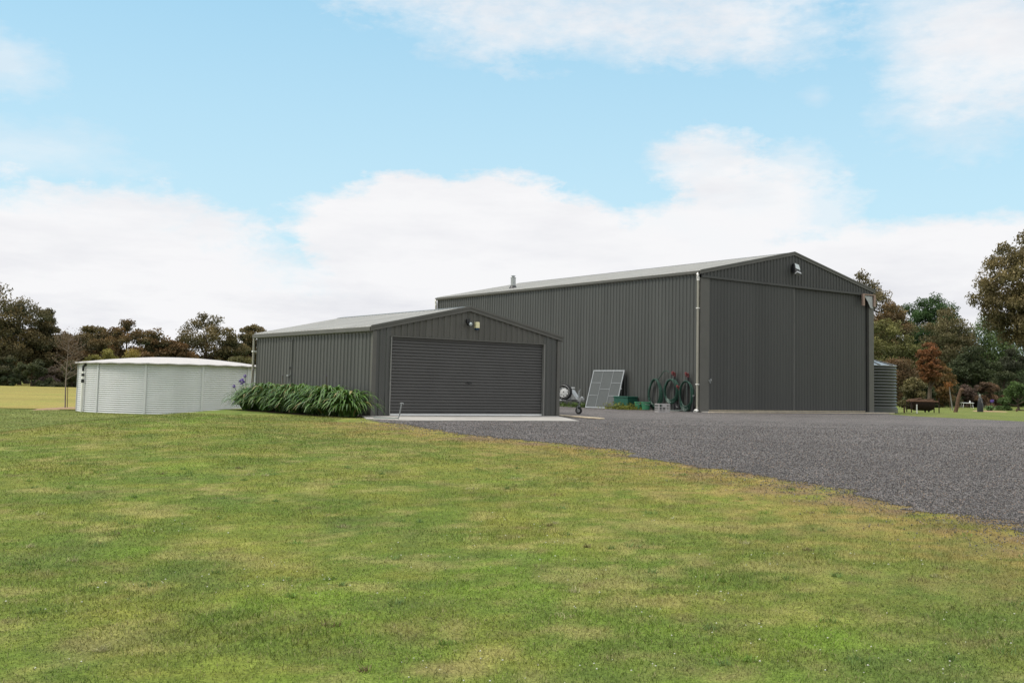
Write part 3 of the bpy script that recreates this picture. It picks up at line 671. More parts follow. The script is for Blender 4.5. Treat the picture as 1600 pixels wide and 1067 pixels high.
# ------------------------------------------------------------------ grass blades
def blades(N_, xy, hlen, wid, seg2, tint):
    x, y = xy; n = len(x); z = hgt(x, y)
    a = RG.random(n)*2*np.pi; lean = RG.random(n)**.7*.95; h = hlen*(.5+RG.random(n)*.8)
    dx, dy = np.cos(a)*np.sin(lean), np.sin(a)*np.sin(lean); dz = np.cos(lean)
    b = RG.random(n)*np.pi; wx, wy = np.cos(b)*wid/2, np.sin(b)*wid/2
    base = np.stack([x, y, z-.004], 1); D = np.stack([dx, dy, dz], 1); Wv = np.stack([wx, wy, np.zeros(n)], 1)
    H = h[:, None]
    if seg2:
        mid = base+D*H*.55; tip = mid+(D*np.array([1.9, 1.9, .55]))*H*.45
        V = np.stack([base-Wv, base+Wv, mid+Wv*.8, mid-Wv*.8, tip], 1).reshape(-1, 3)
        i = np.arange(n)*5; q4 = None
        F3 = np.concatenate([np.stack([i, i+1, i+2], 1), np.stack([i, i+2, i+3], 1), np.stack([i+3, i+2, i+4], 1)])
        return V, F3, np.repeat(tint, 5, 0)
    tip = base+D*H
    V = np.stack([base-Wv, base+Wv, tip], 1).reshape(-1, 3); i = np.arange(n)*3
    return V, np.stack([i, i+1, i+2], 1), np.repeat(tint, 3, 0)
def scatter(y0, y1, dens, lo=-.60, hi=.60, pad=1.2):
    A = (y1-y0)*((hi-lo)*(y0+y1)/2+2*pad); n = int(A*dens)
    y = y0+(y1-y0)*RG.random(n); x = (lo*y-pad)+((hi-lo)*y+2*pad)*RG.random(n)
    return x, y
SAP0 = SAP; VV = []; FF = []; TT = []; off = 0
for (y0, y1, dens, hl, wd, s2) in ((2.6, 6, 5200, .031, .0036, True), (6, 9, 4300, .029, .0042, True), (9, 13, 2700, .028, .006, False), (13, 18, 1500, .028, .009, False), (18, 25, 800, .028, .013, False), (25, 40, 240, .03, .022, False), (40, 54, 110, .03, .035, False)):
    x, y = scatter(y0, y1, dens, hi=(.68 if y1 < 26 else .1), lo=-.66)
    if y0 > 24: k_ = ((x < -9) | ((x < -2.9) & (y < 26.5))) & (y < 51.5) & (np.hypot(x-TX, y-TY) > TR+.1) & (np.hypot(x-SAP0[0], (y-SAP0[1])/2.2) > 1.1); x, y = x[k_], y[k_]
    ex = np.where(y <= Y1, xedge(y), -2.9+np.zeros(len(y)))
    nz = vnoise(x*9, y*9, 4)
    keep = (x < ex+(nz-.62)*1.0) | ((x < ex+2.0) & (RG.random(len(x)) < .30*np.exp(-(x-ex)*2.4)))
    dry = (x > ex-.45) & (vnoise(x*5, y*5, 24) > .45)
    keep &= ~(dry & (RG.random(len(x)) < .65))
    keep &= ~((y > 22.8) & (x > -3.9))
    x, y = x[keep], y[keep]
    t = tintf(x, y)*1.0; r = RG.random(len(x))
    t *= (.52+.95*RG.random(len(x)))[:, None]
    sel = r < .10; t[sel] = t[sel]*.35+np.array([.34, .29, .15])*.65
    hl_ = hl*(.75+.9*np.clip(fbm(x*1.1, y*1.1, 12)-.35, 0, 1)*1.6)
    V, F3, T_ = blades(None, (x, y), hl_, wd, s2, t)
    VV.append(V); FF.append(F3+off); TT.append(T_); off += len(V)
# scattered longer tufts and coarse weeds
tx, ty = scatter(3.2, 15, 1.4); k_ = tx < xedge(ty)-.4; tx, ty = tx[k_], ty[k_]
nb = 34; rad = .03+.07*RG.random(len(tx)); a = RG.random((len(tx), nb))*6.28; rr_ = rad[:, None]*RG.random((len(tx), nb))**.6
x = (tx[:, None]+np.cos(a)*rr_).ravel(); y = (ty[:, None]+np.sin(a)*rr_*.8).ravel()
pl = np.array([[.34, .32, .16], [.15, .24, .045], [.10, .16, .035], [.16, .13, .06], [.12, .19, .05]])[np.minimum(RG.integers(6, size=len(tx)), 4)]
t = np.repeat(pl, nb, 0)*(.6+.8*RG.random(len(x)))[:, None]
V, F3, T_ = blades(None, (x, y), .052, .0055, True, t); VV.append(V); FF.append(F3+off); TT.append(T_); off += len(V)
tag(np_mesh('lawn_grass', np.concatenate(VV), np.concatenate(FF), 'grass', tint=np.concatenate(TT)), 'short mown green grass with dry straw patches covering the lawn', 'grass', kind='stuff')
# tiny clover flowers / pale specks
x, y = scatter(3.5, 11, 14); cl = fbm(x*.9, y*.9, 71) > .54; x, y = x[cl], y[cl]; k_ = x < xedge(y)-.5; x, y = x[k_], y[k_]
n = len(x); z = hgt(x, y)+.03+.015*RG.random(n); r = .004+.004*RG.random(n)
oc = np.array([[1, 0, 0], [0, 1, 0], [-1, 0, 0], [0, -1, 0], [0, 0, 1], [0, 0, -1]]); of = np.array([[0, 1, 4], [1, 2, 4], [2, 3, 4], [3, 0, 4], [1, 0, 5], [2, 1, 5], [3, 2, 5], [0, 3, 5]])
def octs(x, y, z, r, tint, name, m, label, cat, squash=.7):
    n = len(x); Rr = (.7+.6*RG.random((n, 6, 1)))*oc[None]*r[:, None, None]; Rr[:, :, 2] *= squash
    a = RG.random(n)*6.28; c, s = np.cos(a), np.sin(a); xx = Rr[:, :, 0]*c[:, None]-Rr[:, :, 1]*s[:, None]; yy = Rr[:, :, 0]*s[:, None]+Rr[:, :, 1]*c[:, None]
    V = np.stack([xx+x[:, None], yy+y[:, None], Rr[:, :, 2]+z[:, None]], 2).reshape(-1, 3)
    Fc = (of[None]+6*np.arange(n)[:, None, None]).reshape(-1, 3)
    return tag(np_mesh(name, V, Fc, m, tint=np.repeat(tint, 6, 0)), label, cat, kind='stuff')
octs(x, y, z, r, np.tile([.6, .6, .5], (n, 1)), 'clover_flowers', 'grass', 'tiny white clover flowers dotted through the near lawn', 'clover')
# loose stones
X_, Y_ = [], []
for y0, y1, dens in ((6.3, 7.5, 2600), (7.5, 9.5, 2600), (9.5, 12, 2100), (12, 14.5, 1500), (14.5, 17, 1050), (17, 20, 700), (20, 23, 420), (23, 26, 220), (26, 30, 90)):
    x, y = scatter(y0, y1, dens, lo=-.3, hi=.72); ex = xedge(y)
    k_ = (x > ex-.05) | ((x > ex-2.0) & (RG.random(len(x)) < np.exp((x-ex)*2.4)*.55)); X_.append(x[k_]); Y_.append(y[k_])
x = np.concatenate(X_); y = np.concatenate(Y_); n = len(x)
b_ = RG.random(n); tn = (.04+.18*b_**2.0)[:, None]*np.array([1.04, .98, .96])[None]; warm = RG.random(n) < .12; tn[warm] = tn[warm]*np.array([1.5, 1.2, .95])
octs(x, y, hgt(x, y)+.012, .006+.006*RG.random(n)**2, tn, 'loose_gravel', 'stone', 'loose grey gravel stones spread over the yard and its ragged edge', 'gravel')

# ================================================================== FOLIAGE
def leafmesh(name, P, T_, L_, Wd, parent, droop=.5, m='leaf'):
    n = len(P); d = RG.normal(size=(n, 3)); d[:, 2] -= droop*1.6; d /= np.linalg.norm(d, axis=1)[:, None]
    e = RG.normal(size=(n, 3)); e -= (e*d).sum(1)[:, None]*d; e /= np.linalg.norm(e, axis=1)[:, None]
    l = (L_*(.6+.8*RG.random(n)))[:, None]/2; w = (Wd*(.6+.8*RG.random(n)))[:, None]/2
    V = np.stack([P-d*l, P+e*w, P+d*l, P-e*w], 1).reshape(-1, 3)
    return np_mesh(name, V, np.arange(4*n).reshape(-1, 4), m, parent, np.repeat(T_, 4, 0))
def tree(name, label, cat, px, top, base, D, wpx, pal, tip, style='gum', seed=0, leaf=.30, nleaf=9000, group=None, crown_lo=.25, droop=.5, bark='bark', nc=None, dens=1.):
    """pixel column px, crown top and base rows at distance D"""
    rr = np.random.default_rng(seed+100)
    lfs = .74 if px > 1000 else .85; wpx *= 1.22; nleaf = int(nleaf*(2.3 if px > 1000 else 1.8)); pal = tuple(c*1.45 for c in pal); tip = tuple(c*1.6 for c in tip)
    p0 = atY(px, base, D); p1 = atY(px, top, D); gz = float(hgt(p0[0], D)); H = p1[2]-gz; W = wpx/F*D
    root = thing(name, label, cat, (p0[0], D, gz), 0, group)
    pal = np.array(pal); tip = np.array(tip)
    # clump centres on an egg-shaped envelope
    nc = nc or int(34+rr.integers(8)); C = []; tries = 0
    zlo = crown_lo*H
    while len(C) < nc and tries < 4000:
        tries += 1
        z = zlo+(H*.97-zlo)*rr.random()**.8; f = (z-zlo)/(H-zlo)
        if style == 'gum': prof_ = math.sin(min(1, .12+f*.98)*math.pi)**.55 if f < .97 else .3
        elif style == 'cone': prof_ = (1-f)*.95+.12
        elif style == 'bush': prof_ = math.sqrt(max(0, 1-f*f))
        else: prof_ = math.sin(min(1, .2+f*.75)*math.pi)**.7
        a = rr.random()*6.283; r = W/2*prof_*(rr.random()**.42)*.86
        cr = (.128 if style != 'bush' else .21)*min(H, W*1.3)*(.7+.6*rr.random())*dens
        c = np.array([r*math.cos(a), r*math.sin(a)*.85, z-cr*.5])
        if all(np.linalg.norm((c-q[0])*np.array([1, .7, 1.15])) > .52*(cr+q[1])*(1 if style != 'bush' else .7) for q in C): C.append((c, cr))
    lim = MB() if False else None
    tk = MB(); lean = (rr.random()-.5)*.08*H; tr_ = .018*H+.05
    zt = H*.80; path = [(0, 0, -.15), (lean*.3, 0, zlo*.5), (lean*.7, .1, zt*.55), (lean, 0, zt)]
    if style != 'bush' or True:
        tk.tube(path, [tr_*1.25, tr_, tr_*.7, tr_*.22], 7)
        order = sorted(C, key=lambda q: -q[1])[:14]
        for c, cr in order:
            z0 = max(zlo*.55, c[2]*.55); f = z0/zt; x0 = lean*f
            mid = ((x0+c[0])*.5+(rr.random()-.5)*.3, c[1]*.5, (z0+c[2])*.5-.03*H*rr.random())
            tk.tube([(x0, 0, z0), mid, tuple(c)], [tr_*.42*(1-.6*f)+.015, tr_*.22+.01, .02], 5, False)
    tk.build('trunk', bark, root, True)
    P = []; T_ = []; tot = sum(q[1]**2 for q in C)
    for c, cr in C:
        n = int(nleaf*cr**2/tot)
        if n < 5: continue
        # sub-clumps in the clump
        ns = 7; sd = rr.normal(size=(ns, 3)); sd /= np.linalg.norm(sd, axis=1)[:, None]; sd[:, 2] = sd[:, 2]*.6+.15
        k = rr.integers(ns, size=n); g = rr.normal(size=(n, 3)); g /= np.linalg.norm(g, axis=1)[:, None]
        rad = rr.random(n)**.45
        q = c+cr*(sd[k]*.62+g*rad[:, None]*.58*np.array([1.15, 1.15, .85]))
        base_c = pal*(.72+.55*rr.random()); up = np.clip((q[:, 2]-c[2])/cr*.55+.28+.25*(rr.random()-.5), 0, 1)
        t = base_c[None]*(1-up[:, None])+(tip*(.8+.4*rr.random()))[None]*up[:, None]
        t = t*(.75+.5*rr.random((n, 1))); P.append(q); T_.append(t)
    P = np.concatenate(P); T_ = np.concatenate(T_)
    leafmesh('crown', P, T_, leaf*lfs, leaf*.5*lfs, root, droop)
    return root
OL = (.050, .052, .022); TO = (.130, .092, .040); OR = (.135, .072, .028); DG = (.030, .042, .018); GG = (.050, .070, .028); BR = (.068, .055, .026); YG = (.105, .105, .026)
A = 'eucalypts beyond the left paddock'
LT = [('dense dark gum tree at the far left edge, tallest beyond the paddock', -22, 438, 604, 190, 110, OL, TO, 'gum', .12, .55),
      ('olive gum tree with a rounded top second from the left edge', 30, 456, 604, 196, 84, DG, TO, 'gum', .12, .5),
      ('short dark gum with a small round knob of crown, right of the tall left trees', 66, 480, 604, 200, 52, OL, BR, 'gum', .15, .5),
      ('orange-brown gum behind the bare sapling', 98, 516, 604, 202, 58, BR, OR, 'gum', .12, .6),
      ('wide low olive gum just left of the red-topped tree', 146, 508, 604, 206, 84, OL, TO, 'flat', .2, .3),
      ('broad gum with a reddish top above the silver tank', 196, 495, 603, 204, 96, OL, OR, 'gum', .2, .5),
      ('small dark gum with rusty edges above the tank roof middle', 238, 513, 603, 198, 58, DG, OR, 'gum', .15, .5),
      ('low rust-red gum between the two tallest trees behind the tank', 274, 525, 603, 200, 56, BR, OR, 'gum', .15, .5),
      ('tall open-crowned gum with sky gaps behind the tank', 318, 482, 603, 206, 88, OL, TO, 'gum', .25, .45),
      ('dark gum filling the gap left of the garage pipe', 360, 520, 603, 208, 66, DG, TO, 'gum', .12, .5),
      ('thin sparse gum showing just above the garage eave', 392, 503, 603, 212, 42, OL, TO, 'flat', .4, .3)]
for i, (lab, px, top, base, D, w, pal, tip, st_, lo, dr) in enumerate(LT):
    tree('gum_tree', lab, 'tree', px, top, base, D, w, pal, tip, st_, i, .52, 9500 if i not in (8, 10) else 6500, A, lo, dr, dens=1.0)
# understorey shrubs, left
SH = [(-30, 560, 70, DG, OL), (10, 556, 60, DG, BR), (48, 562, 60, DG, OL), (84, 568, 46, BR, (.10, .075, .065)), (74, 586, 40, (.08, .06, .055), (.12, .09, .085)), (112, 560, 48, DG, BR),
      (142, 552, 40, YG, (.15, .13, .03)), (170, 547, 36, YG, (.17, .15, .035)), (204, 548, 34, YG, (.17, .115, .03)), (236, 556, 40, BR, OR), (262, 560, 36, (.07, .035, .025), OR), (300, 556, 44, YG, (.16, .15, .03)), (336, 560, 40, DG, BR), (372, 556, 46, OL, (.10, .09, .03)), (20, 585, 70, DG, DG), (120, 580, 60, DG, DG), (-45, 580, 60, DG, DG)]
SL = ['dark shrub at the far left end of the paddock edge', 'brown-green shrub under the left gum trees', 'dark rounded shrub under the small knobbed gum', 'greyish brown shrub behind the sapling stake', 'low dusty mauve bush on the paddock edge left of the sapling', 'dark brown-tipped shrub right behind the sapling',
      'yellow-green shrub above the left end of the tank roof', 'bright yellow-green shrub above the tank roof, middle of the yellow three', 'yellow shrub with orange tips above the tank roof', 'brown shrub with rusty tips above the tank roof', 'dark red shrub under the rusty gum', 'yellow-green shrub below the open-crowned gum', 'dark brown-tipped shrub below the open-crowned gum', 'olive shrub by the garage downpipe',
      'low dark bush at the foot of the left gums', 'low dark bush hiding the trunks behind the sapling', 'low dark bush at the left frame edge']
for i, ((px, top, w, pal, tip), lab) in enumerate(zip(SH, SL)):
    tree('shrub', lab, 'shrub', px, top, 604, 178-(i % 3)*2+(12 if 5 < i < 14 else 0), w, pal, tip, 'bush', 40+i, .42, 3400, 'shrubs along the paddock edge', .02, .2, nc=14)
Bg = 'trees behind the right lawn'
RT = [('brown-olive gum rising behind the tall shed roof edge', 1350, 418, 636, 104, 112, (.062, .060, .028), (.14, .105, .05), 'gum', .2, .5, .34, 12000),
      ('rusty-leaved gum partly hidden by the shed corner', 1392, 462, 636, 100, 62, (.065, .052, .026), (.14, .085, .035), 'gum', .12, .5, .28, 7000),
      ('dark green dense pine-like tree against the sky', 1452, 456, 636, 118, 92, (.022, .042, .014), (.04, .075, .02), 'flat', .30, .0, .30, 16000),
      ('wide olive wattle with a yellowish top behind the round tank', 1392, 486, 636, 92, 104, (.048, .058, .02), (.12, .11, .035), 'gum', .05, .45, .28, 11000),
      ('brown drooping gum in the middle of the right trees', 1486, 470, 636, 108, 86, (.058, .060, .026), (.125, .095, .045), 'gum', .12, .8, .30, 10000),
      ('green open tree with sky showing through, left of the big right gum', 1546, 480, 636, 112, 96, (.042, .066, .024), (.080, .110, .035), 'gum', .15, .4, .30, 8500),
      ('huge brown gum at the right edge of the picture', 1614, 346, 636, 98, 142, (.066, .060, .026), (.14, .105, .045), 'gum', .36, .8, .36, 17000),
      ('small orange-leaved tree in front of the dark trees', 1452, 532, 638, 74, 33, (.085, .045, .02), (.20, .080, .030), 'flat', .42, .3, .18, 3600),
      ('greenish-orange tree just below the bright orange one', 1464, 556, 638, 80, 48, (.06, .05, .02), (.17, .09, .03), 'gum', .12, .4, .2, 5000),
      ('dark green tree low in the gap below the open one', 1520, 530, 637, 100, 80, (.03, .04, .018), (.05, .06, .025), 'gum', .03, .4, .28, 8000),
      ('dark tree low at the right edge under the big gum', 1584, 540, 637, 104, 90, (.03, .038, .02), (.05, .05, .03), 'gum', .03, .4, .28, 8000)]
for i, (lab, px, top, base, D, w, pal, tip, st_, lo, dr, lf, nl) in enumerate(RT):
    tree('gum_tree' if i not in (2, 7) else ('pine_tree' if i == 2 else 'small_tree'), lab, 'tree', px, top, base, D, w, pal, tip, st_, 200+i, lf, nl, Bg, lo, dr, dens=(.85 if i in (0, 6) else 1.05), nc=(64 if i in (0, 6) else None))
SR = [(1426, 588, 34, 66, (.06, .055, .025), (.12, .10, .04), 'olive bush right beside the round tank'), (1400, 560, 70, 84, (.05, .038, .02), (.11, .065, .03), 'rusty bush behind the round tank'), (1476, 588, 50, 84, DG, BR, 'dark bush behind the leaning white stake'),
      (1512, 596, 50, 86, (.05, .035, .025), (.09, .06, .045), 'brown bush behind the leaning log'), (1548, 594, 46, 84, (.05, .035, .025), (.12, .07, .035), 'brown-orange bush behind the mauve flower'), (1592, 598, 58, 70, (.035, .055, .018), (.07, .11, .03), 'bright green bush at the right edge of the lawn'),
      (1440, 600, 50, 78, DG, OL, 'dark bush behind the half drum'), (1570, 580, 60, 92, DG, OL, 'dark bush below the sky gap at the right'), (1620, 570, 60, 90, DG, GG, 'dark green bush at the right frame edge'), (1530, 612, 50, 88, DG, DG, 'low black-green bush behind the wrapped stump'), (1490, 612, 50, 92, DG, DG, 'low dark bush behind the leaning log, nearest the ground')]
for i, (px, top, w, D, pal, tip, lab) in enumerate(SR):
    tree('shrub', lab, 'shrub', px, top, 638, D, w, pal, tip, 'bush', 300+i, .2, 4200, 'bushes behind the right lawn', .02, .25, nc=14)
# far wood: one mass
def wood(name, label, x0, x1, Y, z1, n, pal, leaf):
    xx = x0+(x1-x0)*RG.random(n); top = z1*(.55+.45*vnoise(xx*.12, xx*0, 77)); z = top*RG.random(n)**.7; yy = Y+12*RG.random(n)
    P = np.stack([xx, yy, z+hgt(xx, yy)], 1); t = np.array(pal)[None]*(.5+.9*RG.random((n, 1)))*(.7+.6*vnoise(xx*.2, z*.3, 5))[:, None]
    o = leafmesh(name, P, t, leaf, leaf*.6, None, .3); tag(o, label, 'woodland', kind='stuff')
wood('distant_wood', 'dark mass of far trees behind the left gum row', -140, -20, 222, 11, 26000, (.04, .04, .02), 1.1)
wood('distant_wood', 'dark mass of far trees behind the right tree row', 30, 92, 128, 7.2, 30000, (.036, .044, .020), .7)

# sapling with stake
sp_ = thing('sapling', 'thin nearly bare young tree in a sandy patch left of the silver tank', 'tree', SAP, 0)
rr = random.Random(4); mb = MB(); s_ = F/SAP[1]; hS = 3.85
mb.tube([(.03, 0, -.05), (-.02, 0, 1.3), (.0, 0, 2.4), (.02, 0, hS)], [.04, .03, .022, .008], 6)
tips = []
for k in range(46):
    z0 = 1.35+rr.random()**.7*2.3; a = rr.random()*6.28; L_ = (.5+rr.random()*.75)*(1-.5*(z0-1.5)/2.6)
    p1 = (math.cos(a)*L_*.5, math.sin(a)*L_*.5, z0+L_*.28); p2 = (math.cos(a+.3)*L_, math.sin(a+.3)*L_, z0+L_*.62)
    mb.tube([(0, 0, z0), p1, p2], [.014, .009, .004], 4, False); tips += [p1, p2]
    for j in range(2):
        b = a+(rr.random()-.5)*1.8; p3 = (p1[0]+math.cos(b)*L_*.4, p1[1]+math.sin(b)*L_*.4, p1[2]+L_*.25*rr.random()); mb.tube([p1, p3], [.006, .003], 3, False); tips.append(p3)
mb.tube([(0, 0, 1.5), (.45, 0, 1.78), (.8, 0, 1.95)], [.018, .012, .006], 5)
mb.build('trunk', 'barkP', sp_)
tp_ = np.array(tips); k = RG.integers(len(tp_), size=1500); P = tp_[k]+RG.normal(size=(1500, 3))*.13
leafmesh('crown', P, np.array([.14, .10, .06])[None]*(.6+.8*RG.random((1500, 1))), .09, .035, sp_, .4)
MB().tube([(.16, -.05, -.05), (.12, -.05, 1.1)], .018, 5).build('stake', 'wood', sp_)

# agapanthus row
def strap(mbV, n, rx, ry, h, rr, pal):
    Vs = []; Fs = []; Ts = []; o = 0
    for i in range(n):
        a = rr.random()*6.283; out = .35+.65*rr.random(); L_ = h*(.85+.5*rr.random())
        bx, by = math.cos(a)*rx*.35*rr.random(), math.sin(a)*ry*.35*rr.random()
        el = .45+1.1*rr.random()**.75; w = .020+.014*rr.random(); px, py, pz = bx, by, 0.02; dirx, diry = math.cos(a)*out*rx/max(rx, ry), math.sin(a)*out*ry/max(rx, ry)
        sx, sy = -math.sin(a), math.cos(a); seg = 7
        g = pal*(.6+.85*rr.random())*np.array([1+.5*rr.random()*(rr.random() < .35), 1, 1])
        if rr.random() < .06: g = np.array([.26, .22, .08])
        ang = el+.25
        for k in range(seg+1):
            f = k/seg; ww = w*(1-.1*f) if f < .7 else w*max(.05, (1-f)/.3)
            Vs += [(px-sx*ww, py-sy*ww, pz), (px+sx*ww, py+sy*ww, pz)]; Ts += [g, g]
            if k < seg: Fs.append((o+2*k, o+2*k+1, o+2*k+3, o+2*k+2))
            ds = L_/seg; ang2 = ang-(ang+1.15+.3*rr.random())*f**1.5
            px += dirx*math.cos(ang2)*ds*1.15; py += diry*math.cos(ang2)*ds*1.15; pz = max(.01, pz+math.sin(ang2)*ds)
        o += 2*(seg+1)
    return np.array(Vs), np.array(Fs), np.array(Ts)
def agap(label, x, y, z, rx, ry, h, n, seed, flowers=(), group='agapanthus clumps along the garage wall'):
    rr = random.Random(seed); r = thing('agapanthus', label, 'plant', (x, y, z), 0, group)
    V, Fc, T_ = strap(None, n, rx, ry, h, rr, np.array([.066, .138, .024])); np_mesh('foliage', V, Fc, 'strap', r, T_, True)
    for (fx, fy, fz, s) in flowers:
        MB().tube([(0, 0, .1), (fx*.6, fy*.6, fz*.6), (fx, fy, fz)], .008, 5).build('flower_stem', 'dirt' if s < .03 else 'strapstem', r)
        n_ = 60 if s > .03 else 14; P = RG.normal(size=(n_, 3)); P /= np.linalg.norm(P, axis=1)[:, None]; P = P*s*(.5+.5*RG.random((n_, 1)))+np.array([fx, fy, fz])
        leafmesh('flower_head', P, np.tile([.1, .1, .2], (n_, 1)), s*.8, s*.4, r, 0, 'flower')
    return r
M['strapstem'] = mat('green_stem', (.06, .10, .03), .6)
nA = 8
labs = ['agapanthus clump with pale leaf tips nearest the roller door', 'agapanthus clump second from the roller door', 'agapanthus clump third from the roller door', 'agapanthus clump fourth from the roller door, middle of the row', 'agapanthus clump fifth from the roller door', 'agapanthus clump in front of the side door handle', 'agapanthus clump at the far end of the garage wall', 'detached agapanthus clump with mauve flowers past the garage downpipe']
tpos = [.12, 1.05, 1.95, 2.9, 3.85, 4.8, 5.75]; hts = [.86, .98, .86, 1.0, .88, 1.02, .84]
for i, t in enumerate(tpos):
    q = loc_on(G, (-.85-.06*(i % 2), t-.45, 0)); z = float(hgt(q[0], q[1]))
    agap(labs[i], q[0], q[1], z, .70, .70, hts[i], 540, 20+i, [(-.05, -.1, 1.02, .015)] if i in (1, 4) else [])
q = hit(384, 641.2); zz_ = float(hgt(q[0], q[1]))
agap(labs[7], q[0], q[1]+.3, zz_, .52, .60, .78, 420, 40, [(-.14, 0, .98, .05), (-.22, 0, .84, .085), (-.42, -.1, .68, .05), (.06, .1, 1.18, .02)])
# dirt strip under the row
c0 = loc_on(G, (-1.15, -.2, 0)); mb = MB(); vs = []
for k in range(21):
    t = -.35+k*.4; 
    for out in (.0, 1.35+.12*math.sin(k*1.7)): 
        w_ = loc_on(G, (-out, t, 0)); vs.append((w_[0], w_[1], float(hgt(w_[0], w_[1]))+.008))
mb.add(vs, [(2*i, 2*i+1, 2*i+3, 2*i+2) for i in range(20)]); tag(mb.build('garden_soil', 'dirt'), kind='structure')

# weeds along the big wall
for i, (t, s, lab) in enumerate(((8.4, 1.2, 'green weeds growing at the wall behind the trailer'), (6.9, .9, 'small green weeds left of the leaning panel'), (3.95, 1.0, 'yellow-green weeds in front of the dark green box'), (3.2, .8, 'yellowish weeds between the green box and the tubs'))):
    q = wallpt(t, .75 if i > 1 else .35, 0); r = thing('weeds', lab, 'weeds', (q[0], q[1], SLAB-.03), 0, 'weeds along the shed wall')
    n = 420; P = RG.normal(size=(n, 3))*np.array([.30, .22, .10])*s; P[:, 2] = np.abs(P[:, 2])*1.2
    c = np.array([.08, .12, .03]) if i < 2 else np.array([.17, .18, .035]); leafmesh('foliage', P, c[None]*(.6+.8*RG.random((n, 1))), .12, .045, r, -.4)

# ================================================================== right-hand lawn things
def onlawn(px, py): return hit(px, py)
q = onlawn(1441, 644.5); gz = q[2]; kx = q[1]/F
dr = thing('fire_drum', 'rusty half-drum fire pit full of sticks on a thin iron stand beside the round tank', 'fire pit', (q[0], q[1], gz), 0)
a0, a1 = math.pi, 2*math.pi; Ld = 36*kx/2
mb = MB(); n = 12; sec = []
for k in range(n+1):
    a = math.pi+math.pi*k/n; sec.append((.32*math.cos(a), .56+.46*math.sin(a)))
vs = []; 
for x_, f in ((-Ld, .0), (-Ld+.01, .6), (-Ld+.05, .88), (-Ld+.16, 1), (Ld-.16, 1), (Ld-.05, .88), (Ld-.01, .6), (Ld, .0)):
    for (y_, z_) in sec: vs.append((x_, y_*(.35+.65*f), .56+(z_-.56)*f))
m_ = n+1; mb.add(vs, [(i*m_+k, i*m_+k+1, (i+1)*m_+k+1, (i+1)*m_+k) for i in range(7) for k in range(n)])
mb.build('drum', 'rust', dr, True)
MB().box(-Ld-.1, Ld+.16, -.33, -.29, .55, .60).box(-Ld-.1, Ld+.16, .29, .33, .55, .60).box(-Ld-.1, -Ld-.06, -.29, .29, .55, .60).box(Ld+.12, Ld+.16, -.29, .29, .55, .60).build('rim_frame', 'rustL', dr)
for x_ in (-Ld-.08, Ld+.14):
    for y_ in (-.31, .31): MB().box(x_-.02, x_+.02, y_-.02, y_+.02, -.05, .549 if x_ < 0 else .75).build('leg', 'rust', dr)
MB().box(.12, .17, -.05, .05, .02, .2).box(.3, .36, -.05, .05, .04, .2).build('foot', 'rust', dr)
mb = MB(); rr = random.Random(2)
for k in range(34):
    x_ = -Ld*.8+rr.random()*Ld*1.3; a = (rr.random()-.5)*1.2; l = .15+.3*rr.random(); z_ = .56+.16*rr.random()*(1-abs(x_+.2)/Ld*.6)
    mb.tube([(x_-l*math.cos(a), (rr.random()-.5)*.4, z_-.06), (x_+l*math.cos(a), (rr.random()-.5)*.4, z_+l*math.sin(a)*.35)], .012+.02*rr.random(), 5)
tag(mb.build('stick_pile', 'wood', None), 'heap of dry sticks lying in the rusty half drum', 'sticks').location = (q[0], q[1], gz)
def post(name, label, cat, px, py0, py1, dx=0., r=.03, m='wood', fw=1., box=False, n=8, jit=0.):
    p = onlawn(px, py0); k = p[1]/F; h = (py0-py1)*k; root = thing(name, label, cat, (p[0], p[1], p[2]), 0)
    pts = [(dx*k*f+(jit*math.sin(f*9)), 0, -.04+(h+.04)*f) for f in (0, .3, .6, 1)]
    MB().tube(pts, [r*1.1, r, r*.95, r*.85], n).build('post', m, root, True); return root, k, h
post('white_post', 'short thin white post standing in front of the half drum', 'post', 1432.5, 645.5, 632, 0, .03, 'pvc')
post('timber_post', 'short brown post between the round tank and the half drum', 'post', 1413, 645, 634, 0, .04, 'wood')
post('white_stake', 'leaning pale stake holding up an orange-leaved seedling', 'stake', 1488.5, 641, 605, -5, .035, 'trimL')
r, k, h = post('leaning_log', 'thick leaning brown log upright on the right lawn', 'log', 1492.5, 644, 609, 9, .10, 'wood', jit=.03)
MB().tube([(9*k, 0, h-.05), (12*k, 0, h+.02), (14*k, 0, h-.03)], [.12, .10, .06], 8).build('branch_stub', 'wood', r, True)
r, k, h = post('dark_stake', 'tiny dark stake near the right edge of the lawn', 'stake', 1588.5, 643, 638.5, 0, .05, 'wood')
p = onlawn(1532, 643.5); k = p[1]/F; bs = thing('wrapped_stump', 'stump wrapped in black plastic with a pale rounded top', 'stump', p, 0)
mb = MB(); vs = []; prof = [(.155, 0), (.16, .2), (.135, .45), (.10, .62), (.05, .72)]
for r_, z_ in prof:
    for i in range(16): a = 2*math.pi*i/16; rj = r_*(1+.12*math.sin(5*a+z_*4)); vs.append((rj*math.cos(a), rj*math.sin(a), z_*27*k/.85*1.0))
mb.add(vs, [(j*16+i, j*16+(i+1) % 16, (j+1)*16+(i+1) % 16, (j+1)*16+i) for j in range(4) for i in range(16)]); mb.build('plastic_wrap', 'black', bs, True)
MB().lathe([(.05, -.1), (.06, 0), (.055, .05), (.03, .085), (0, .095)], 12, (-.03, 0, 25*k)).tube([(-.02, -.06, 24*k), (.03, -.14, 14*k)], .012, 5).build('stump_top', 'trimL', bs, True)
